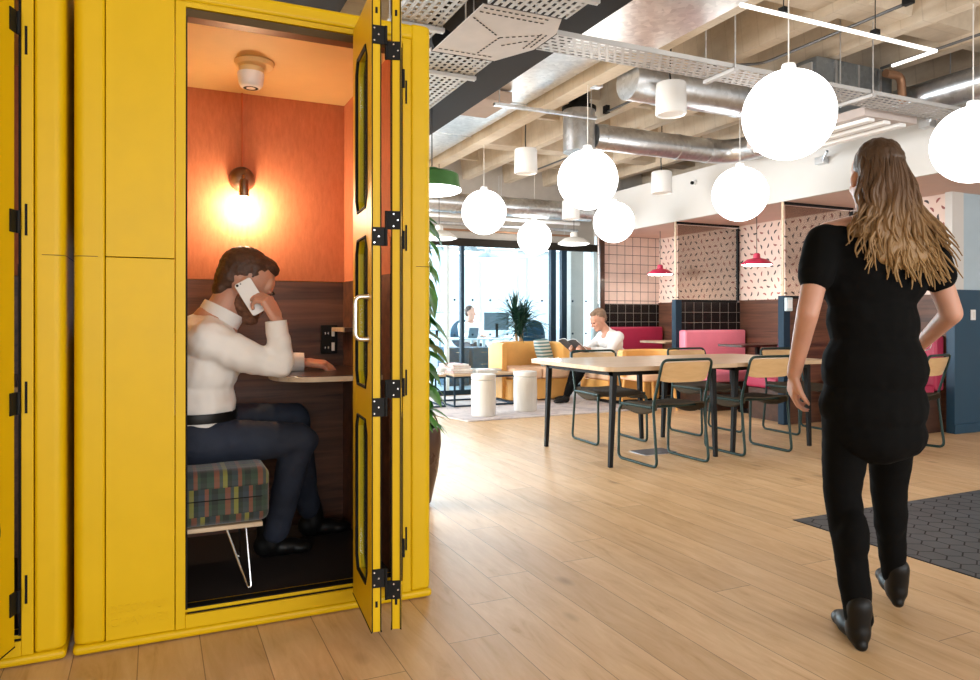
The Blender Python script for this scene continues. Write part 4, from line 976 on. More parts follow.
def coffee(x0, x1, y0, y1, label):
    t = thing('coffee_table', ((x0+x1)/2, (y0+y1)/2, .012), label, 'coffee table'); z = .385
    obj('tabletop', G().box(x0, x1, y0, y1, z, z+.028), M['lightwood'], t, .003)
    g = G(); r = .010
    for (a, b) in ((x0+r, y0+r), (x1-r, y0+r), (x0+r, y1-r), (x1-r, y1-r)): g.box(a-r, a+r, b-r, b+r, .034, z-.022)
    objs('leg', g, M['bluefr'], t)
    g = G()
    for zz in (.013, z-.022):
        for b in (y0, y1-2*r): g.box(x0, x1, b, b+2*r, zz, zz+.020)
        for a in (x0, x1-2*r): g.box(a, a+2*r, y0+2*r, y1-2*r, zz, zz+.020)
    obj('wire_frame', g, M['bluefr'], t); return t
coffee(3.30, 4.13, 8.18, 8.86, 'low oak coffee table on a thin blue wire frame, behind the white stools')
coffee(2.42, 3.22, 8.25, 8.93, 'low oak coffee table on a wire frame, beside the climbing plant')
def magazine(x, y, z, a, w, d, h, m, label, cover=None):
    t = thing('magazine', (x, y, z), label, 'magazine')
    mt = Matrix.Translation((x, y, z)) @ Matrix.Rotation(a, 4, 'Z')
    obj('pages', G().box(-w/2+.004, w/2-.003, -d/2+.003, d/2-.003, .002, h-.002).xf(mt), M['paper'], t)
    obj('cover', G().box(-w/2, w/2, -d/2, d/2, h-.002, h).box(-w/2, w/2, -d/2, d/2, 0, .002).box(-w/2, -w/2+.003, -d/2, d/2, .002, h-.002).xf(mt), m, t)
    if cover: obj('printed_block', G().box(-w*.32, w*.3, -d*.1, d*.34, h, h+.0006).xf(mt), cover, t)
gm = mat('pale_grey_cover', (.50, .53, .52), .5); wm = M['paper']; pm = mat('dusty_pink_cover', (.62, .35, .32), .5); om = mat('olive_grey_cover', (.30, .32, .28), .5)
zt = .414
magazine(3.77, 8.32, zt, .05, .27, .20, .020, gm, 'grey magazine lying under the white one at the front of the coffee table', None)
magazine(3.77, 8.32, zt+.021, -.08, .25, .18, .016, wm, 'white magazine with red print at the front middle of the coffee table', M['red'])
magazine(3.95, 8.63, zt, -.10, .32, .22, .022, om, 'olive grey magazine at the right end of the coffee table behind the white stools')
magazine(3.69, 8.72, zt, .1, .16, .18, .03, gm, 'thick grey book at the back middle of the coffee table')
magazine(3.455, 8.40, zt, .1, .28, .22, .030, pm, 'dusty pink magazine, lowest of the tall pile on the coffee table', M['red'])
magazine(3.455, 8.40, zt+.031, -.12, .26, .20, .028, wm, 'white magazine in the middle of the tall pile on the coffee table', M['red'])
magazine(3.45, 8.41, zt+.060, .15, .25, .2, .026, pm, 'dusty pink magazine near the top of the tall pile on the coffee table')
magazine(3.45, 8.41, zt+.087, -.05, .22, .18, .022, wm, 'white magazine on top of the tall pile on the coffee table', M['red'])
magazine(3.46, 8.72, zt, .3, .25, .18, .06, wm, 'thick white book at the back left of the coffee table, under a pink one', M['red'])
magazine(3.46, 8.72, zt+.061, .1, .23, .17, .04, pm, 'dusty pink book on the thick white book on the coffee table', M['red'])
magazine(3.08, 8.62, zt, .1, .22, .19, .08, gm, 'thick grey book on the coffee table beside the climbing plant', M['red'])
# curved loveseat
def arc_shell(cx, cy, rx, ry, th, z0, z1, a0, a1, n=28, slope=0):
    g = G(); vs = []; fs = []
    for k in range(n+1):
        a = a0+(a1-a0)*k/n; ca, sa = math.cos(a), math.sin(a); e = 3
        f = (abs(ca)**e+abs(sa)**e)**(-1/e)
        for (q, z) in ((0, z0), (0, z1-.02), (.02, z1), (th-.02, z1), (th, z1-.02), (th, z0)):
            zz = z-(slope*(1-k/n) if z > z0+.1 else 0)
            vs.append((cx+(rx-q)*f*ca, cy+(ry-q)*f*sa, zz))
    for k in range(n):
        for i in range(6): fs.append((k*6+i, k*6+(i+1) % 6, (k+1)*6+(i+1) % 6, (k+1)*6+i))
    fs += [tuple(range(6)), tuple(n*6+i for i in range(6))[::-1]]
    return g.add(vs, fs)
ls = thing('loveseat', (4.62, 8.95, .012), 'curved tan-orange leather loveseat facing the coffee table', 'sofa')
obj('back_shell', arc_shell(4.63, 8.72, .52, .52, .085, .05, .77, math.radians(-20), math.radians(200), 34), M['orange'], ls)
obj('base', G().prism(rrect(4.17, 5.09, 8.40, 9.12, .05), .03, .30), M['orange'], ls, .01); objs('seat_cushion', G().box(4.21, 4.63, 8.36, 9.06, .302, .44).box(4.638, 5.05, 8.36, 9.06, .302, .44), M['peach'], ls, .03, seg=3)
objs('foot', G().box(4.25, 4.29, 8.5, 8.54, .012, .05).box(4.98, 5.02, 8.5, 8.54, .012, .05).box(4.25, 4.29, 9.1, 9.14, .012, .05).box(4.98, 5.02, 9.1, 9.14, .012, .05), M['black'], ls)
# box sofa under the reading man
bs = thing('box_sofa', (5.55, 8.1, .012), 'boxy tan-orange leather armchair under the reading man', 'armchair')
obj('side_panel', G().box(5.24, 5.80, 7.62, 7.72, .06, .60), M['orange'], bs, .012); obj('side_panel', G().box(5.24, 5.80, 8.32, 8.42, .06, .60), M['orange'], bs, .012)
obj('front_panel', G().box(5.22, 5.30, 7.725, 8.315, .06, .30), M['orange'], bs, .01); obj('seat_cushion', G().box(5.22, 5.80, 7.725, 8.315, .302, .42), M['peach'], bs, .03, seg=3)
obj('back_shell', G().prism([(5.81, .06), (5.95, .06), (5.97, .60), (5.90, .66), (5.81, .62)], 7.62, 8.42, 'y'), M['orange'], bs, .02, seg=3)
obj('plinth', G().box(5.28, 5.90, 7.68, 8.36, .012, .058), M['black'], bs)
# round tan chair further right
tc = thing('tub_chair', (5.52, 7.0, 0), 'tan-orange tub chair with a wide curved rim between the table and the banquettes', 'armchair')
obj('back_shell', arc_shell(5.40, 7.10, .36, .33, .05, .40, .715, math.radians(-60), math.radians(170), 26, .0), M['orange'], tc)
obj('seat_cushion', G().prism(rrect(5.10, 5.70, 6.86, 7.38, .12), .36, .45), M['peach'], tc, .02)
for (a, b) in ((5.14, 6.90), (5.64, 6.90), (5.14, 7.34), (5.64, 7.34)): obj('leg', G().tube([(a, b, 0), (a+(5.4-a)*.15, b+(7.1-b)*.15, .36)], [.014, .024], 12), M['orange'], tc)
def cushion(x, y, z, a, m, label, tilt=70):
    mt = Matrix.Translation((x, y, z)) @ Euler((math.radians(tilt), 0, a)).to_matrix().to_4x4()
    g = G(); g.sphere((0, 0, 0), 1, 24, 12, (.22, .22, .065)); 
    g.v = [Vector((max(-.19, min(.19, p.x*1.25)), max(-.19, min(.19, p.y*1.25)), p.z)) for p in g.v]
    return single('cushion', g.xf(mt), m, label, 'cushion')
t = NT('striped_teal_fabric'); o_ = t.xyz(t.co()); f_ = t.M('LESS_THAN', t.M('FRACT', t.M('ADD', t.M('DIVIDE', o_[2], .045), 30)), .5)
striped = t.p(color=t.mix(f_, (.10, .22, .24), (.60, .66, .64)), rough=.8)
cushion(4.93, 8.85, .62, .6, striped, 'teal striped cushion at the right end of the curved loveseat')

# reading man
rm = thing('person', (5.45, 8.05, .012), 'seated grey-haired man in a white shirt reading a large magazine', 'person')
H1 = Vector((5.28, 8.04, 1.075)); R1 = Euler((0, math.radians(-24), math.radians(0))).to_matrix(); S1 = 1.12
def hp1(x, y, z): return tuple(H1+R1 @ Vector((-x*S1, -y*S1, z*S1)))
def he1(x, y, z, a, b, c): return ('e', hp1(x, y, z), (a*S1, b*S1, c*S1), (0, -24, 0))
P = head_prims(hp1, he1)+[('c', hp1(-.02, 0, -.07), .055, (5.42, 8.03, .90), .062), ('c', (5.43, 8.03, .86), .10, (5.52, 8.02, .56), .11), ('c', (5.46, 8.03, .87), .06, (5.44, 7.84, .85), .05), ('c', (5.46, 8.03, .87), .06, (5.44, 8.22, .85), .05),
     ('c', (5.44, 7.83, .85), .042, (5.28, 7.79, .66), .034), ('c', (5.28, 7.79, .66), .034, (5.04, 7.93, .70), .024), ('c', (5.44, 8.23, .85), .042, (5.28, 8.27, .66), .034), ('c', (5.28, 8.27, .66), .034, (5.04, 8.20, .70), .024),
     ('c', (5.50, 8.02, .52), .12, (5.42, 8.02, .50), .12)]
P += hand_prims((5.03, 7.93, .70), (-.9, .15, .25), (.1, -.9, .3), (40, 45, 30), 1, 1.0) + hand_prims((5.03, 8.20, .70), (-.9, -.15, .25), (.1, .9, .3), (40, 45, 30), -1, 1.0)
organic('body', P, .0075, M['skin'], rm, 4)
organic('hair', [he1(-.028, 0, .048, .094, .081, .086), he1(-.062, 0, .010, .050, .066, .070), he1(.02, 0, .090, .060, .056, .034)], .007, M['greyhair'], rm, 3, .004, 60)
for sgn in (1, -1): obj('eye', G().sphere(hp1(.088, .030*sgn, -.004), .0085, 12, 8), M['eye'], rm)
organic('shirt', [('e', (5.47, 8.03, .76), (.145, .19, .17), (0, -18, 0)), ('e', (5.53, 8.03, .60), (.15, .18, .15)), ('e', (5.455, 8.03, .86), (.11, .19, .085)), ('c', (5.44, 8.03, .87), .075, (5.42, 8.03, .92), .066),
     ('c', (5.46, 7.85, .85), .078, (5.28, 7.79, .67), .055), ('c', (5.28, 7.79, .67), .053, (5.10, 7.90, .695), .038), ('c', (5.46, 8.21, .85), .078, (5.28, 8.27, .67), .055), ('c', (5.28, 8.27, .67), .053, (5.10, 8.18, .695), .038)], .011, mat('white_linen', (.82, .81, .80), .8, var=.02), rm, 5, .007, 12)
organic('trousers', [('e', (5.56, 8.02, .53), (.15, .17, .10)), ('c', (5.54, 7.93, .52), .09, (5.05, 7.96, .53), .066), ('c', (5.05, 7.96, .53), .066, (4.80, 8.02, .13), .050), ('c', (5.54, 8.12, .52), .09, (5.05, 8.16, .55), .066), ('c', (5.05, 8.16, .55), .066, (4.95, 8.26, .13), .050)], .011, M['blackcloth'], rm, 5, .004, 12)
for (x, y) in ((4.76, 8.02), (4.91, 8.26)): organic('shoe', [('e', (x+.02, y, .065), (.05, .042, .05)), ('e', (x-.06, y, .046), (.085, .044, .034)), ('e', (x-.11, y, .040), (.055, .043, .026))], .008, M['leather'], rm, 4)
mg = thing('open_magazine', (4.93, 8.06, .70), 'large open magazine held by the reading man', 'magazine')
mt = Matrix.Translation((4.955, 8.06, .70)) @ Euler((0, math.radians(38), 0)).to_matrix().to_4x4()
g = G()
for sy in (1, -1):
    for k in range(6):
        a, b = k/6, (k+1)/6; z = lambda q: .035*math.sin(PI*q)**.8 if q > 0 else 0
        g.add([(-.17, sy*a*.24, z(a)), (.17, sy*a*.24, z(a)), (.17, sy*b*.24, z(b)), (-.17, sy*b*.24, z(b)), (-.17, sy*a*.24, z(a)+.004), (.17, sy*a*.24, z(a)+.004), (.17, sy*b*.24, z(b)+.004), (-.17, sy*b*.24, z(b)+.004)], [(0, 1, 2, 3), (4, 7, 6, 5), (0, 4, 5, 1), (3, 2, 6, 7), (0, 3, 7, 4), (1, 5, 6, 2)])
obj('pages', g.xf(mt), M['paper'], mg); g2 = G(); g2.v = [p-Vector((-.0035, 0, .0045)) for p in g.v]; g2.f = g.f[:]; g2.mi = g.mi[:]
obj('cover', g2, mat('charcoal_cover', (.06, .065, .07), .5), mg)
# ------------------------------------------------------------------ plants
def heart_leaf(g, base, d, up, L, W, droop=.35, mi=0):
    d = Vector(d).normalized(); s_ = d.cross(Vector(up)).normalized(); u = s_.cross(d); vs = []; fs = []
    rows = [(0, .02), (.06, .72), (.22, 1.0), (.45, .88), (.7, .52), (.88, .2), (1, .01)]
    for (t_, w) in rows:
        c = Vector(base)+d*L*t_+u*(-droop*L*t_*t_); b = -.10 if t_ < .1 and t_ > 0 else 0
        for k, q in enumerate((-1, -.5, 0, .5, 1)): vs.append(c+s_*W*.5*w*q+u*(.12*W*abs(q)*w)+d*(b*L*abs(q)))
    for r in range(len(rows)-1):
        for k in range(4): fs.append((r*5+k, r*5+k+1, (r+1)*5+k+1, (r+1)*5+k))
    g.add(vs, fs, mi)
rnd = random.Random(3)
px_, py_ = 1.365, 4.08
cp = thing('climbing_plant', (px_, py_, 0), 'tall leafy climbing plant in a bronze pot behind the yellow booth', 'potted plant')
obj('pot', G().lathe([(0, 0), (.11, 0), (.125, .02), (.165, .20), (.185, .36), (.18, .44), (.165, .46), (.155, .455), (.165, .42), (0, .41)], (px_, py_, 0), 40), M['pot'], cp)
obj('soil', G().lathe([(0, .430), (.16, .425)], (px_, py_, 0), 24), M['soil'], cp)
obj('moss_pole', G().cyl((px_, py_, .42), (px_+.02, py_, 1.78), .028, seg=12), M['trunk'], cp)
g = G(); gs = G()
for k in range(105):
    z = .50+1.25*(k/105)+rnd.uniform(-.04, .04); a = k*2.4+rnd.uniform(-.4, .4); r = rnd.uniform(.05, .11); el = rnd.uniform(-1.3, -.3)
    b = Vector((px_+r*math.cos(a), py_+r*math.sin(a), z)); d = Vector((math.cos(a), math.sin(a), el))
    L = rnd.uniform(.12, .19)
    gs.tube([(px_, py_, z-.05), b], .003, 5); heart_leaf(g, b, d, (0, 0, 1), L, L*.78, rnd.uniform(.1, .5))
for k in range(34):     # loose foliage spilling over the pot
    a = rnd.uniform(0, 2*PI); b = Vector((px_+.10*math.cos(a), py_+.10*math.sin(a), .46+rnd.uniform(0, .10))); L = rnd.uniform(.09, .15)
    gs.tube([(px_, py_, .42), b], .003, 5); heart_leaf(g, b, (math.cos(a), math.sin(a), rnd.uniform(.1, .5)), (0, 0, 1), L, L*.5, rnd.uniform(.6, 1.2))
obj('foliage', g, M['leaf'], cp); obj('stems', gs, M['stem'], cp)
px_, py_ = 4.80, 9.38
pp = thing('potted_palm', (px_, py_, .012), 'bushy dark strap-leaved palm standing behind the curved loveseat', 'potted plant')
obj('pot', G().lathe([(0, .012), (.075, .012), (.10, .40), (.095, .40), (0, .37)], (px_, py_, 0), 28), M['greyplaster'], pp)
g = G()
for (dx_, dy_, h) in ((-.03, 0, 1.10), (.035, .02, 1.0), (0, -.03, .86)): g.tube([(px_+dx_, py_+dy_, .37), (px_+dx_*1.5, py_+dy_, .7), (px_+dx_*2, py_+dy_, h)], [.022, .018, .015], 10)
obj('trunk', g, M['trunk'], pp)
g = G()
for (dx_, dy_, h, n) in ((-.06, 0, 1.18, 110), (.07, .01, 1.10, 100), (0, -.03, .95, 80)):
    for k in range(n):
        a = rnd.uniform(0, 2*PI); e = rnd.uniform(.1, 1.5); L = rnd.uniform(.34, .50); d = Vector((math.cos(a)*math.cos(e), math.sin(a)*math.cos(e), math.sin(e)))
        if d.y > 0: d.y *= .25
        s_ = Vector((-math.sin(a), math.cos(a), 0)); vs = []; b = Vector((px_+dx_, py_+dy_, h-rnd.uniform(0, .15))); N = 6
        for i in range(N+1):
            t_ = i/N; c = b+d*L*t_+Vector((0, 0, -.30*L*t_*t_*(1.6-math.sin(e)))); w = .015*(1-t_)**.6+.001
            vs += [c-s_*w, c+Vector((0, 0, -.004)), c+s_*w]
        fs = []
        for i in range(N): fs += [(i*3, i*3+1, i*3+4, i*3+3), (i*3+1, i*3+2, i*3+5, i*3+4)]
        g.add(vs, fs)
obj('foliage', g, M['leafdark'], pp)

# ------------------------------------------------------------------ office behind the glass
def desk(x0, x1, y0, y1, label):
    t = thing('office_desk', ((x0+x1)/2, (y0+y1)/2, .012), label, 'desk')
    obj('desktop', G().box(x0, x1, y0, y1, .72, .745), M['officelight'], t, .003)
    for (a, b) in ((x0+.04, y0+.04), (x1-.04, y0+.04), (x0+.04, y1-.04), (x1-.04, y1-.04)): obj('leg', G().box(a-.02, a+.02, b-.02, b+.02, .012, .72), M['palefr'], t)
desk(4.35, 5.25, 11.5, 12.1, 'white office desk at the left behind the glass partition')
desk(5.30, 6.35, 11.5, 12.1, 'white office desk at the right behind the glass partition')
def cabinet(x, y, label):
    t = thing('drawer_cabinet', (x, y, .012), label, 'cabinet')
    obj('body', G().box(x-.19, x+.19, y-.22, y+.22, .012, .62), M['officeblue'], t, .006)
    for z in (.03, .225, .42): d = obj('drawer', G().box(x-.18, x+.18, y-.236, y-.222, z, z+.18), M['officeblue'], t, .003); obj('handle', G().box(x-.05, x+.05, y-.246, y-.237, z+.12, z+.13), M['chrome'], d)
cabinet(4.42, 11.0, 'navy drawer cabinet at the left of the office, beside the climbing plant')
cabinet(4.86, 11.0, 'navy drawer cabinet in the middle of the office'); cabinet(5.35, 11.0, 'navy drawer cabinet just left of the office chair')
def monitor(x, y, a, label):
    t = thing('monitor', (x, y, .745), label, 'monitor'); mt = Matrix.Translation((x, y, 0)) @ Matrix.Rotation(a, 4, 'Z')
    obj('screen', G().box(-.26, .26, -.015, .015, .88, 1.20).xf(mt), M['screen'], t, .006); obj('display', G().box(-.25, .25, .015, .017, .89, 1.19).xf(mt), emit('screen_glow', (.45, .65, .85), .8), t)
    obj('stand', G().box(-.025, .025, -.03, -.016, .75, 1.0).box(-.11, .11, -.09, .08, .745, .757).xf(mt), M['black'], t, .002)
monitor(4.45, 11.8, PI+.2, 'monitor with a pale blue screen at the left of the office'); monitor(5.60, 11.85, .1, 'grey monitor seen from behind at the right of the office')
def office_chair(x, y, a, label):
    t = thing('office_chair', (x, y, .012), label, 'chair'); mt = Matrix.Translation((x, y, 0)) @ Matrix.Rotation(a, 4, 'Z')
    obj('seat', G().prism(rrect(-.24, .24, -.22, .24, .09), .44, .51).xf(mt), M['officeblue'], t, .02)
    g = G(); g.sphere((0, -.25, .80), 1, 24, 14, (.25, .05, .27)); obj('backrest', g.xf(mt), M['officeblue'], t)
    obj('gas_lift', G().cyl((0, 0, .10), (0, 0, .44), .025).box(-.03, .03, -.27, -.20, .46, .62).xf(mt), M['black'], t)
    for k in range(5):
        b = k*2*PI/5; p = (.26*math.cos(b), .26*math.sin(b), .07); l = obj('base_arm', G().tube([(0, 0, .12), p], [.025, .015], 10).xf(mt), M['black'], t); obj('castor', G().cyl((p[0], p[1]-.015, .040), (p[0], p[1]+.015, .040), .028, seg=16).xf(mt), M['rubber'], l)
office_chair(5.42, 10.45, .3, 'navy office chair just behind the glass, left of the palm'); office_chair(5.30, 12.47, PI, 'navy office chair under the distant office worker')
lp = thing('laptop', (5.15, 11.68, .745), 'pale laptop on the left office desk in front of the worker', 'laptop')
obj('keyboard_base', G().box(5.0, 5.18, 11.75, 11.98, .746, .76), M['screen'], lp, .003); obj('lid', G().prism([(11.74, .76), (11.75, .76), (11.68, .93), (11.67, .93)], 5.0, 5.18, 'x'), M['screen'], lp)
ow = thing('person', (5.31, 12.42, .012), 'distant office worker in a white shirt sitting at a desk behind the glass', 'person')
X, Y = 5.31, 12.35
H2 = Vector((X, Y, 1.20)); R2 = Euler((math.radians(14), 0, -PI/2-.3), 'ZYX').to_matrix(); 
def hp2(x, y, z): return tuple(H2+Matrix.Rotation(-PI/2+.6, 3, 'Z') @ Vector((x, y, z)))
def he2(x, y, z, a, b, c): return ('e', hp2(x, y, z), (a, b, c), (0, 0, math.degrees(-PI/2+.6)))
organic('body', [he2(-.012, 0, .032, .098, .077, .093), he2(.022, 0, -.035, .066, .060, .088), he2(.05, 0, -.095, .04, .04, .03), ('c', hp2(.085, 0, .002), .009, hp2(.108, 0, -.036), .014), he2(0, .078, -.012, .02, .01, .03), he2(0, -.078, -.012, .02, .01, .03),
     ('c', (X, Y, 1.12), .055, (X, Y+.03, 1.0), .06), ('c', (X, Y+.04, .98), .1, (X, Y+.08, .62), .11), ('c', (X-.17, Y+.03, .96), .045, (X-.21, Y-.08, .76), .035), ('c', (X-.21, Y-.08, .76), .034, (X-.1, Y-.33, .79), .026), ('c', (X+.17, Y+.03, .96), .045, (X+.21, Y-.08, .76), .035), ('c', (X+.21, Y-.08, .76), .034, (X+.1, Y-.33, .79), .026)]
     +hand_prims((X-.1, Y-.33, .79), (.1, -1, -.1), (0, 0, 1), side=1)+hand_prims((X+.1, Y-.33, .79), (-.1, -1, -.1), (0, 0, 1), side=-1), .010, M['skin'], ow, 3)
organic('hair', [he2(-.028, 0, .050, .096, .083, .088), he2(-.06, 0, .0, .055, .072, .08)], .010, M['hair'], ow, 2, .004, 50)
organic('shirt', [('e', (X, Y+.06, .86), (.19, .14, .18)), ('e', (X, Y+.08, .68), (.17, .14, .16)), ('e', (X, Y+.03, .97), (.19, .10, .07)), ('c', (X-.17, Y+.03, .96), .072, (X-.21, Y-.08, .77), .055), ('c', (X-.21, Y-.08, .77), .052, (X-.12, Y-.28, .79), .04), ('c', (X+.17, Y+.03, .96), .072, (X+.21, Y-.08, .77), .055), ('c', (X+.21, Y-.08, .77), .052, (X+.12, Y-.28, .79), .04)], .014, M['shirt'], ow, 4)
organic('trousers', [('e', (X, Y+.1, .60), (.17, .15, .10)), ('c', (X-.09, Y+.05, .585), .08, (X-.11, Y-.36, .57), .062), ('c', (X-.11, Y-.36, .57), .06, (X-.11, Y-.38, .12), .045), ('c', (X+.09, Y+.05, .585), .08, (X+.11, Y-.36, .57), .062), ('c', (X+.11, Y-.36, .57), .06, (X+.11, Y-.38, .12), .045)], .014, M['navy'], ow, 4)
for s_ in (-.11, .11): organic('shoe', [('e', (X+s_, Y-.40, .06), (.042, .05, .045)), ('e', (X+s_, Y-.48, .045), (.043, .085, .032))], .008, M['leather'], ow, 3)

# ------------------------------------------------------------------ walking woman
O = Vector((2.245, 1.715, 0)); fw = Vector((.36, .933, 0)).normalized(); rt = Vector((fw.y, -fw.x, 0))
RW = Matrix(((rt.x, fw.x, 0), (rt.y, fw.y, 0), (0, 0, 1)))
def L(x, y, z): return tuple(O+RW @ Vector((x, y, z)))
wa = math.degrees(math.atan2(rt.y, rt.x))
def LE(x, y, z, a, b, c, tx=0, tz=0): return ('e', L(x, y, z), (a, b, c), (tx, 0, wa+tz))
def LC(p, ra, q, rb): return ('c', L(*p), ra, L(*q), rb)
wm = thing('person', tuple(O), 'woman in black with long blonde hair walking away across the floor', 'person')
hx, hy, hz = .022, .03, 1.590
P = [LE(hx, hy-.012, hz+.030, .072, .092, .090), LE(hx, hy+.022, hz-.035, .057, .062, .082), LE(hx, hy+.045, hz-.090, .036, .038, .028), LC((hx, hy+.082, hz), .007, (hx, hy+.106, hz-.036), .012), LE(hx, hy+.078, hz-.070, .022, .012, .010),
     LE(hx-.073, hy, hz-.012, .009, .018, .028), LE(hx+.073, hy, hz-.012, .009, .018, .028), LE(hx+.030, hy+.058, hz-.03, .022, .024, .024), LE(hx-.030, hy+.058, hz-.03, .022, .024, .024),
     LC((hx, hy-.015, hz-.06), .048, (0, -.01, 1.42), .054), LC((-.06, -.01, 1.40), .055, (-.165, -.01, 1.385), .044), LC((.06, -.01, 1.40), .055, (.165, -.01, 1.385), .044),
     LC((0, 0, 1.32), .11, (0, 0, 1.08), .095), LC((0, 0, 1.08), .095, (0, 0, .93), .12),
     LC((-.178, -.01, 1.375), .046, (-.262, -.06, 1.115), .036), LC((-.262, -.06, 1.115), .036, (-.245, .07, .90), .024),
     LC((.178, -.01, 1.375), .046, (.262, -.03, 1.115), .036), LC((.262, -.03, 1.115), .036, (.285, .17, 1.00), .024),
     LC((-.085, 0, .88), .07, (-.095, .03, .50), .045), LC((-.095, .03, .50), .044, (-.085, -.05, .10), .03), LC((.085, 0, .88), .07, (.145, .14, .50), .045), LC((.145, .14, .50), .044, (.215, .22, .13), .03)]
def vv(v): return tuple(RW @ Vector(v))
P += hand_prims(L(-.245, .07, .90), vv((.10, .35, -.93)), vv((-.95, .1, -.1)), (22, 26, 20), 1, .92)
P += hand_prims(L(.285, .17, 1.00), vv((.05, .85, -.52)), vv((.95, .0, .1)), (24, 28, 22), -1, .92)
organic('body', P, .0062, M['skin'], wm, 5)
P = [LE(0, 0, 1.24, .185, .118, .16), LE(0, -.012, 1.33, .185, .10, .085), LE(0, 0, 1.09, .155, .115, .15), LE(0, -.01, .93, .180, .135, .15), LC((-.12, -.01, 1.365), .062, (-.178, -.012, 1.365), .062), LC((.12, -.01, 1.365), .062, (.178, -.012, 1.365), .062),
     LC((-.180, -.012, 1.36), .063, (-.218, -.035, 1.245), .060), LC((.180, -.012, 1.36), .063, (.218, -.022, 1.245), .060), LE(0, -.005, .80, .182, .135, .14), LE(.01, -.01, .70, .165, .125, .10)]
organic('tunic', P, .0075, M['blackcloth'], wm, 5, .006, 11)
P = [LE(0, 0, .88, .165, .125, .12), LC((-.082, -.005, .84), .092, (-.093, .03, .50), .062), LC((-.093, .03, .50), .062, (-.086, -.062, .10), .046), LE(-.09, -.03, .36, .054, .060, .10),
     LC((.082, 0, .84), .092, (.145, .14, .50), .062), LC((.145, .14, .50), .062, (.215, .215, .14), .044), LE(.17, .17, .36, .054, .060, .10)]
organic('trousers', P, .0075, M['blackcloth'], wm, 5, .004, 12)
def wshoe(x, y, z, yaw, lift):
    T_ = Matrix.Translation(L(x, y, z)) @ (RW @ Matrix.Rotation(yaw, 3, 'Z') @ Matrix.Rotation(lift, 3, 'X')).to_4x4()
    def q(p): return tuple(T_ @ Vector(p))
    ez = math.degrees(math.atan2(rt.y, rt.x)+yaw)
    return [('e', q((0, -.0, .055)), (.040, .050, .055), (math.degrees(lift), 0, ez)), ('e', q((0, .09, .038)), (.042, .085, .038), (math.degrees(lift), 0, ez)), ('e', q((0, .15, .030)), (.040, .055, .028), (math.degrees(lift), 0, ez)),
            ('c', q((0, -.03, .014)), .014, q((0, .17, .014)), .014), ('c', q((0, -.03, .016)), .022, q((0, .02, .016)), .022), ('c', q((0, -.005, .07)), .040, q((0, -.012, .14)), .041)]
organic('shoe', wshoe(-.088, -.06, .0, -.22, 0), .006, M['leather'], wm, 4)
organic('shoe', wshoe(.225, .22, .030, -.35, .12), .006, M['leather'], wm, 4)
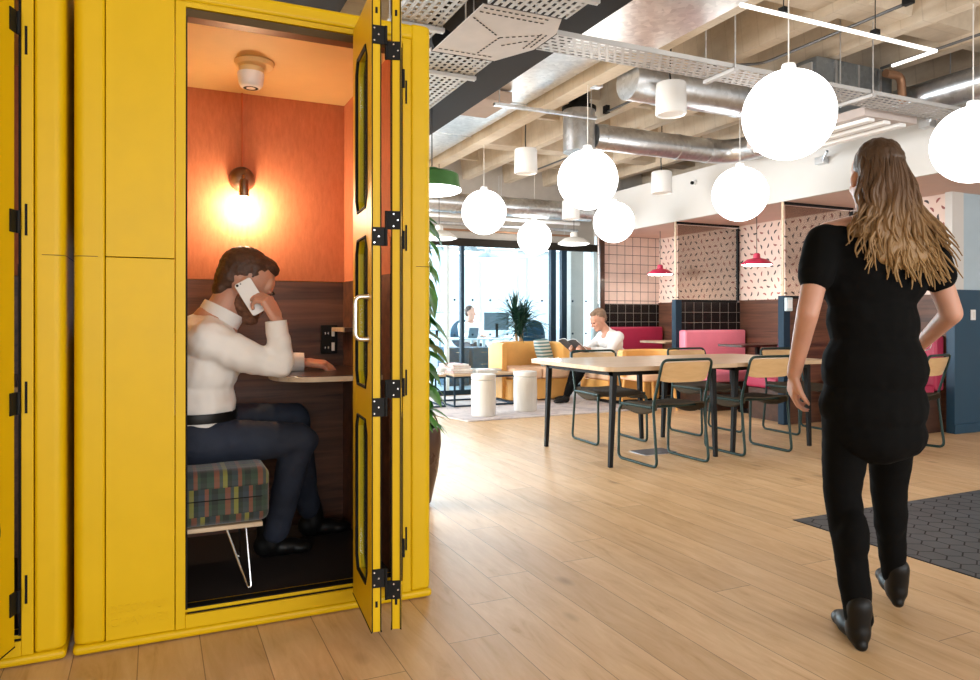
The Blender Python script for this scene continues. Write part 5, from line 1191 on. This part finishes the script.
# hair: a base volume with long wavy locks
P = [LE(hx, hy-.028, hz+.045, .077, .092, .086), LE(hx, hy-.060, hz-.02, .070, .060, .095), LE(hx, -.050, 1.48, .068, .050, .11), LE(.01, -.085, 1.38, .105, .036, .07), LE(.05, -.100, 1.32, .110, .026, .07), LE(.12, -.075, 1.36, .07, .030, .05), LE(-.07, -.07, 1.40, .06, .030, .045)]
rnd2 = random.Random(11); 
hr = organic('hair', P, .007, M['ombre'], wm, 4, .006, 30)
g = G()
for k in range(170):
    a = rnd2.uniform(-1.5, 1.5); x0 = hx+.066*math.sin(a); y0 = hy-.03-.085*math.cos(a); z0 = hz+rnd2.uniform(0, .115)
    q_ = math.sqrt(max(.05, 1-((z0-hz-.045)/.09)**2)); x0 = hx+.073*math.sin(a)*q_; y0 = hy-.028-.089*math.cos(a)*q_
    xe = .030+.155*math.sin(a)+rnd2.uniform(-.04, .06); zt_ = rnd2.uniform(1.19, 1.34)+max(0, -xe-.02)*.9+max(0, xe-.16)*.5; ye = -.115-.015*math.cos(a)+.01*rnd2.random(); ph_ = rnd2.uniform(0, 6.28); am = rnd2.uniform(.010, .026)
    pts = []; rs = []
    for i in range(15):
        t_ = i/14; zz = z0+(zt_-z0)*t_; sm = t_**1.7
        yy = y0*(1-sm)+ye*sm-.012*math.sin(PI*t_); xx = x0*(1-sm)+xe*sm
        nk = .012*math.exp(-((zz-1.47)/.06)**2); xx = hx+(xx-hx)*(1-nk*8)
        pts.append(L(xx+am*t_*math.sin(ph_+t_*13), yy+am*.5*t_*math.cos(ph_+t_*11), zz)); rs.append(.0088*(min(1, t_*5)**.6)*(.6+.5*math.sin(PI*min(1, t_*1.1)))*(1-.85*t_**3)+.0008)
    g.tube(pts, rs, 6)
obj('hair_locks', g, M['ombre'], hr)
obj('bracelet', G().lathe([(.031, -.003), (.034, 0), (.031, .003)], (0, 0, 0), 24).xf(Matrix.Translation(L(.284, .155, 1.01)) @ Vector(vv((.1, .9, -.45))).to_track_quat('Z', 'Y').to_matrix().to_4x4()), M['chrome'], wm)

# ------------------------------------------------------------------ light
w = bpy.data.worlds.new('sky'); SC.world = w; w.use_nodes = True
bg = w.node_tree.nodes['Background']; bg.inputs[0].default_value = (.84, .93, 1.0, 1); bg.inputs[1].default_value = 1.5
def area(name, loc, rot, sx, sy, power, color=(1, 1, 1), spread=PI):
    l = bpy.data.lights.new(name, 'AREA'); l.shape = 'RECTANGLE'; l.size = sx; l.size_y = sy; l.energy = power; l.color = color; l.spread = spread
    o = bpy.data.objects.new(name, l); COL.objects.link(o); o.location = loc; o.rotation_euler = rot; return o
# daylight through the windows behind the camera and through the far office windows
for x, pw in ((-1.9, 40), (2.05, 85), (6.5, 130)): area('daylight_rear_window', (x, -4.98, 1.6), (PI/2, 0, 0), 3.4, 1.7, pw, (1, .985, .96))
for (a, b) in wins[2:]: area('daylight_far_window', ((a+b)/2, 14.9, 1.65), (-PI/2, 0, 0), b-a, 1.7, 230, (.90, .96, 1))
area('daylight_far_window', (-1, 14.9, 1.65), (-PI/2, 0, 0), 5, 1.7, 300, (.93, .97, 1))
# lamp added for daylight from the left; the left wall has no window
area('side_daylight_fill', (-3.95, 8.0, 1.8), (PI/2, 0, -PI/2), 6, 2.0, 650, (.96, .98, 1))
def point(name, loc, power, color, r=.03):
    l = bpy.data.lights.new(name, 'POINT'); l.energy = power; l.color = color; l.shadow_soft_size = r
    o = bpy.data.objects.new(name, l); COL.objects.link(o); o.location = loc
SC.view_settings.view_transform = 'Standard'; SC.view_settings.look = 'None'; SC.view_settings.gamma = 1; SC.view_settings.use_curve_mapping = False
SC.view_settings.exposure = 0.6
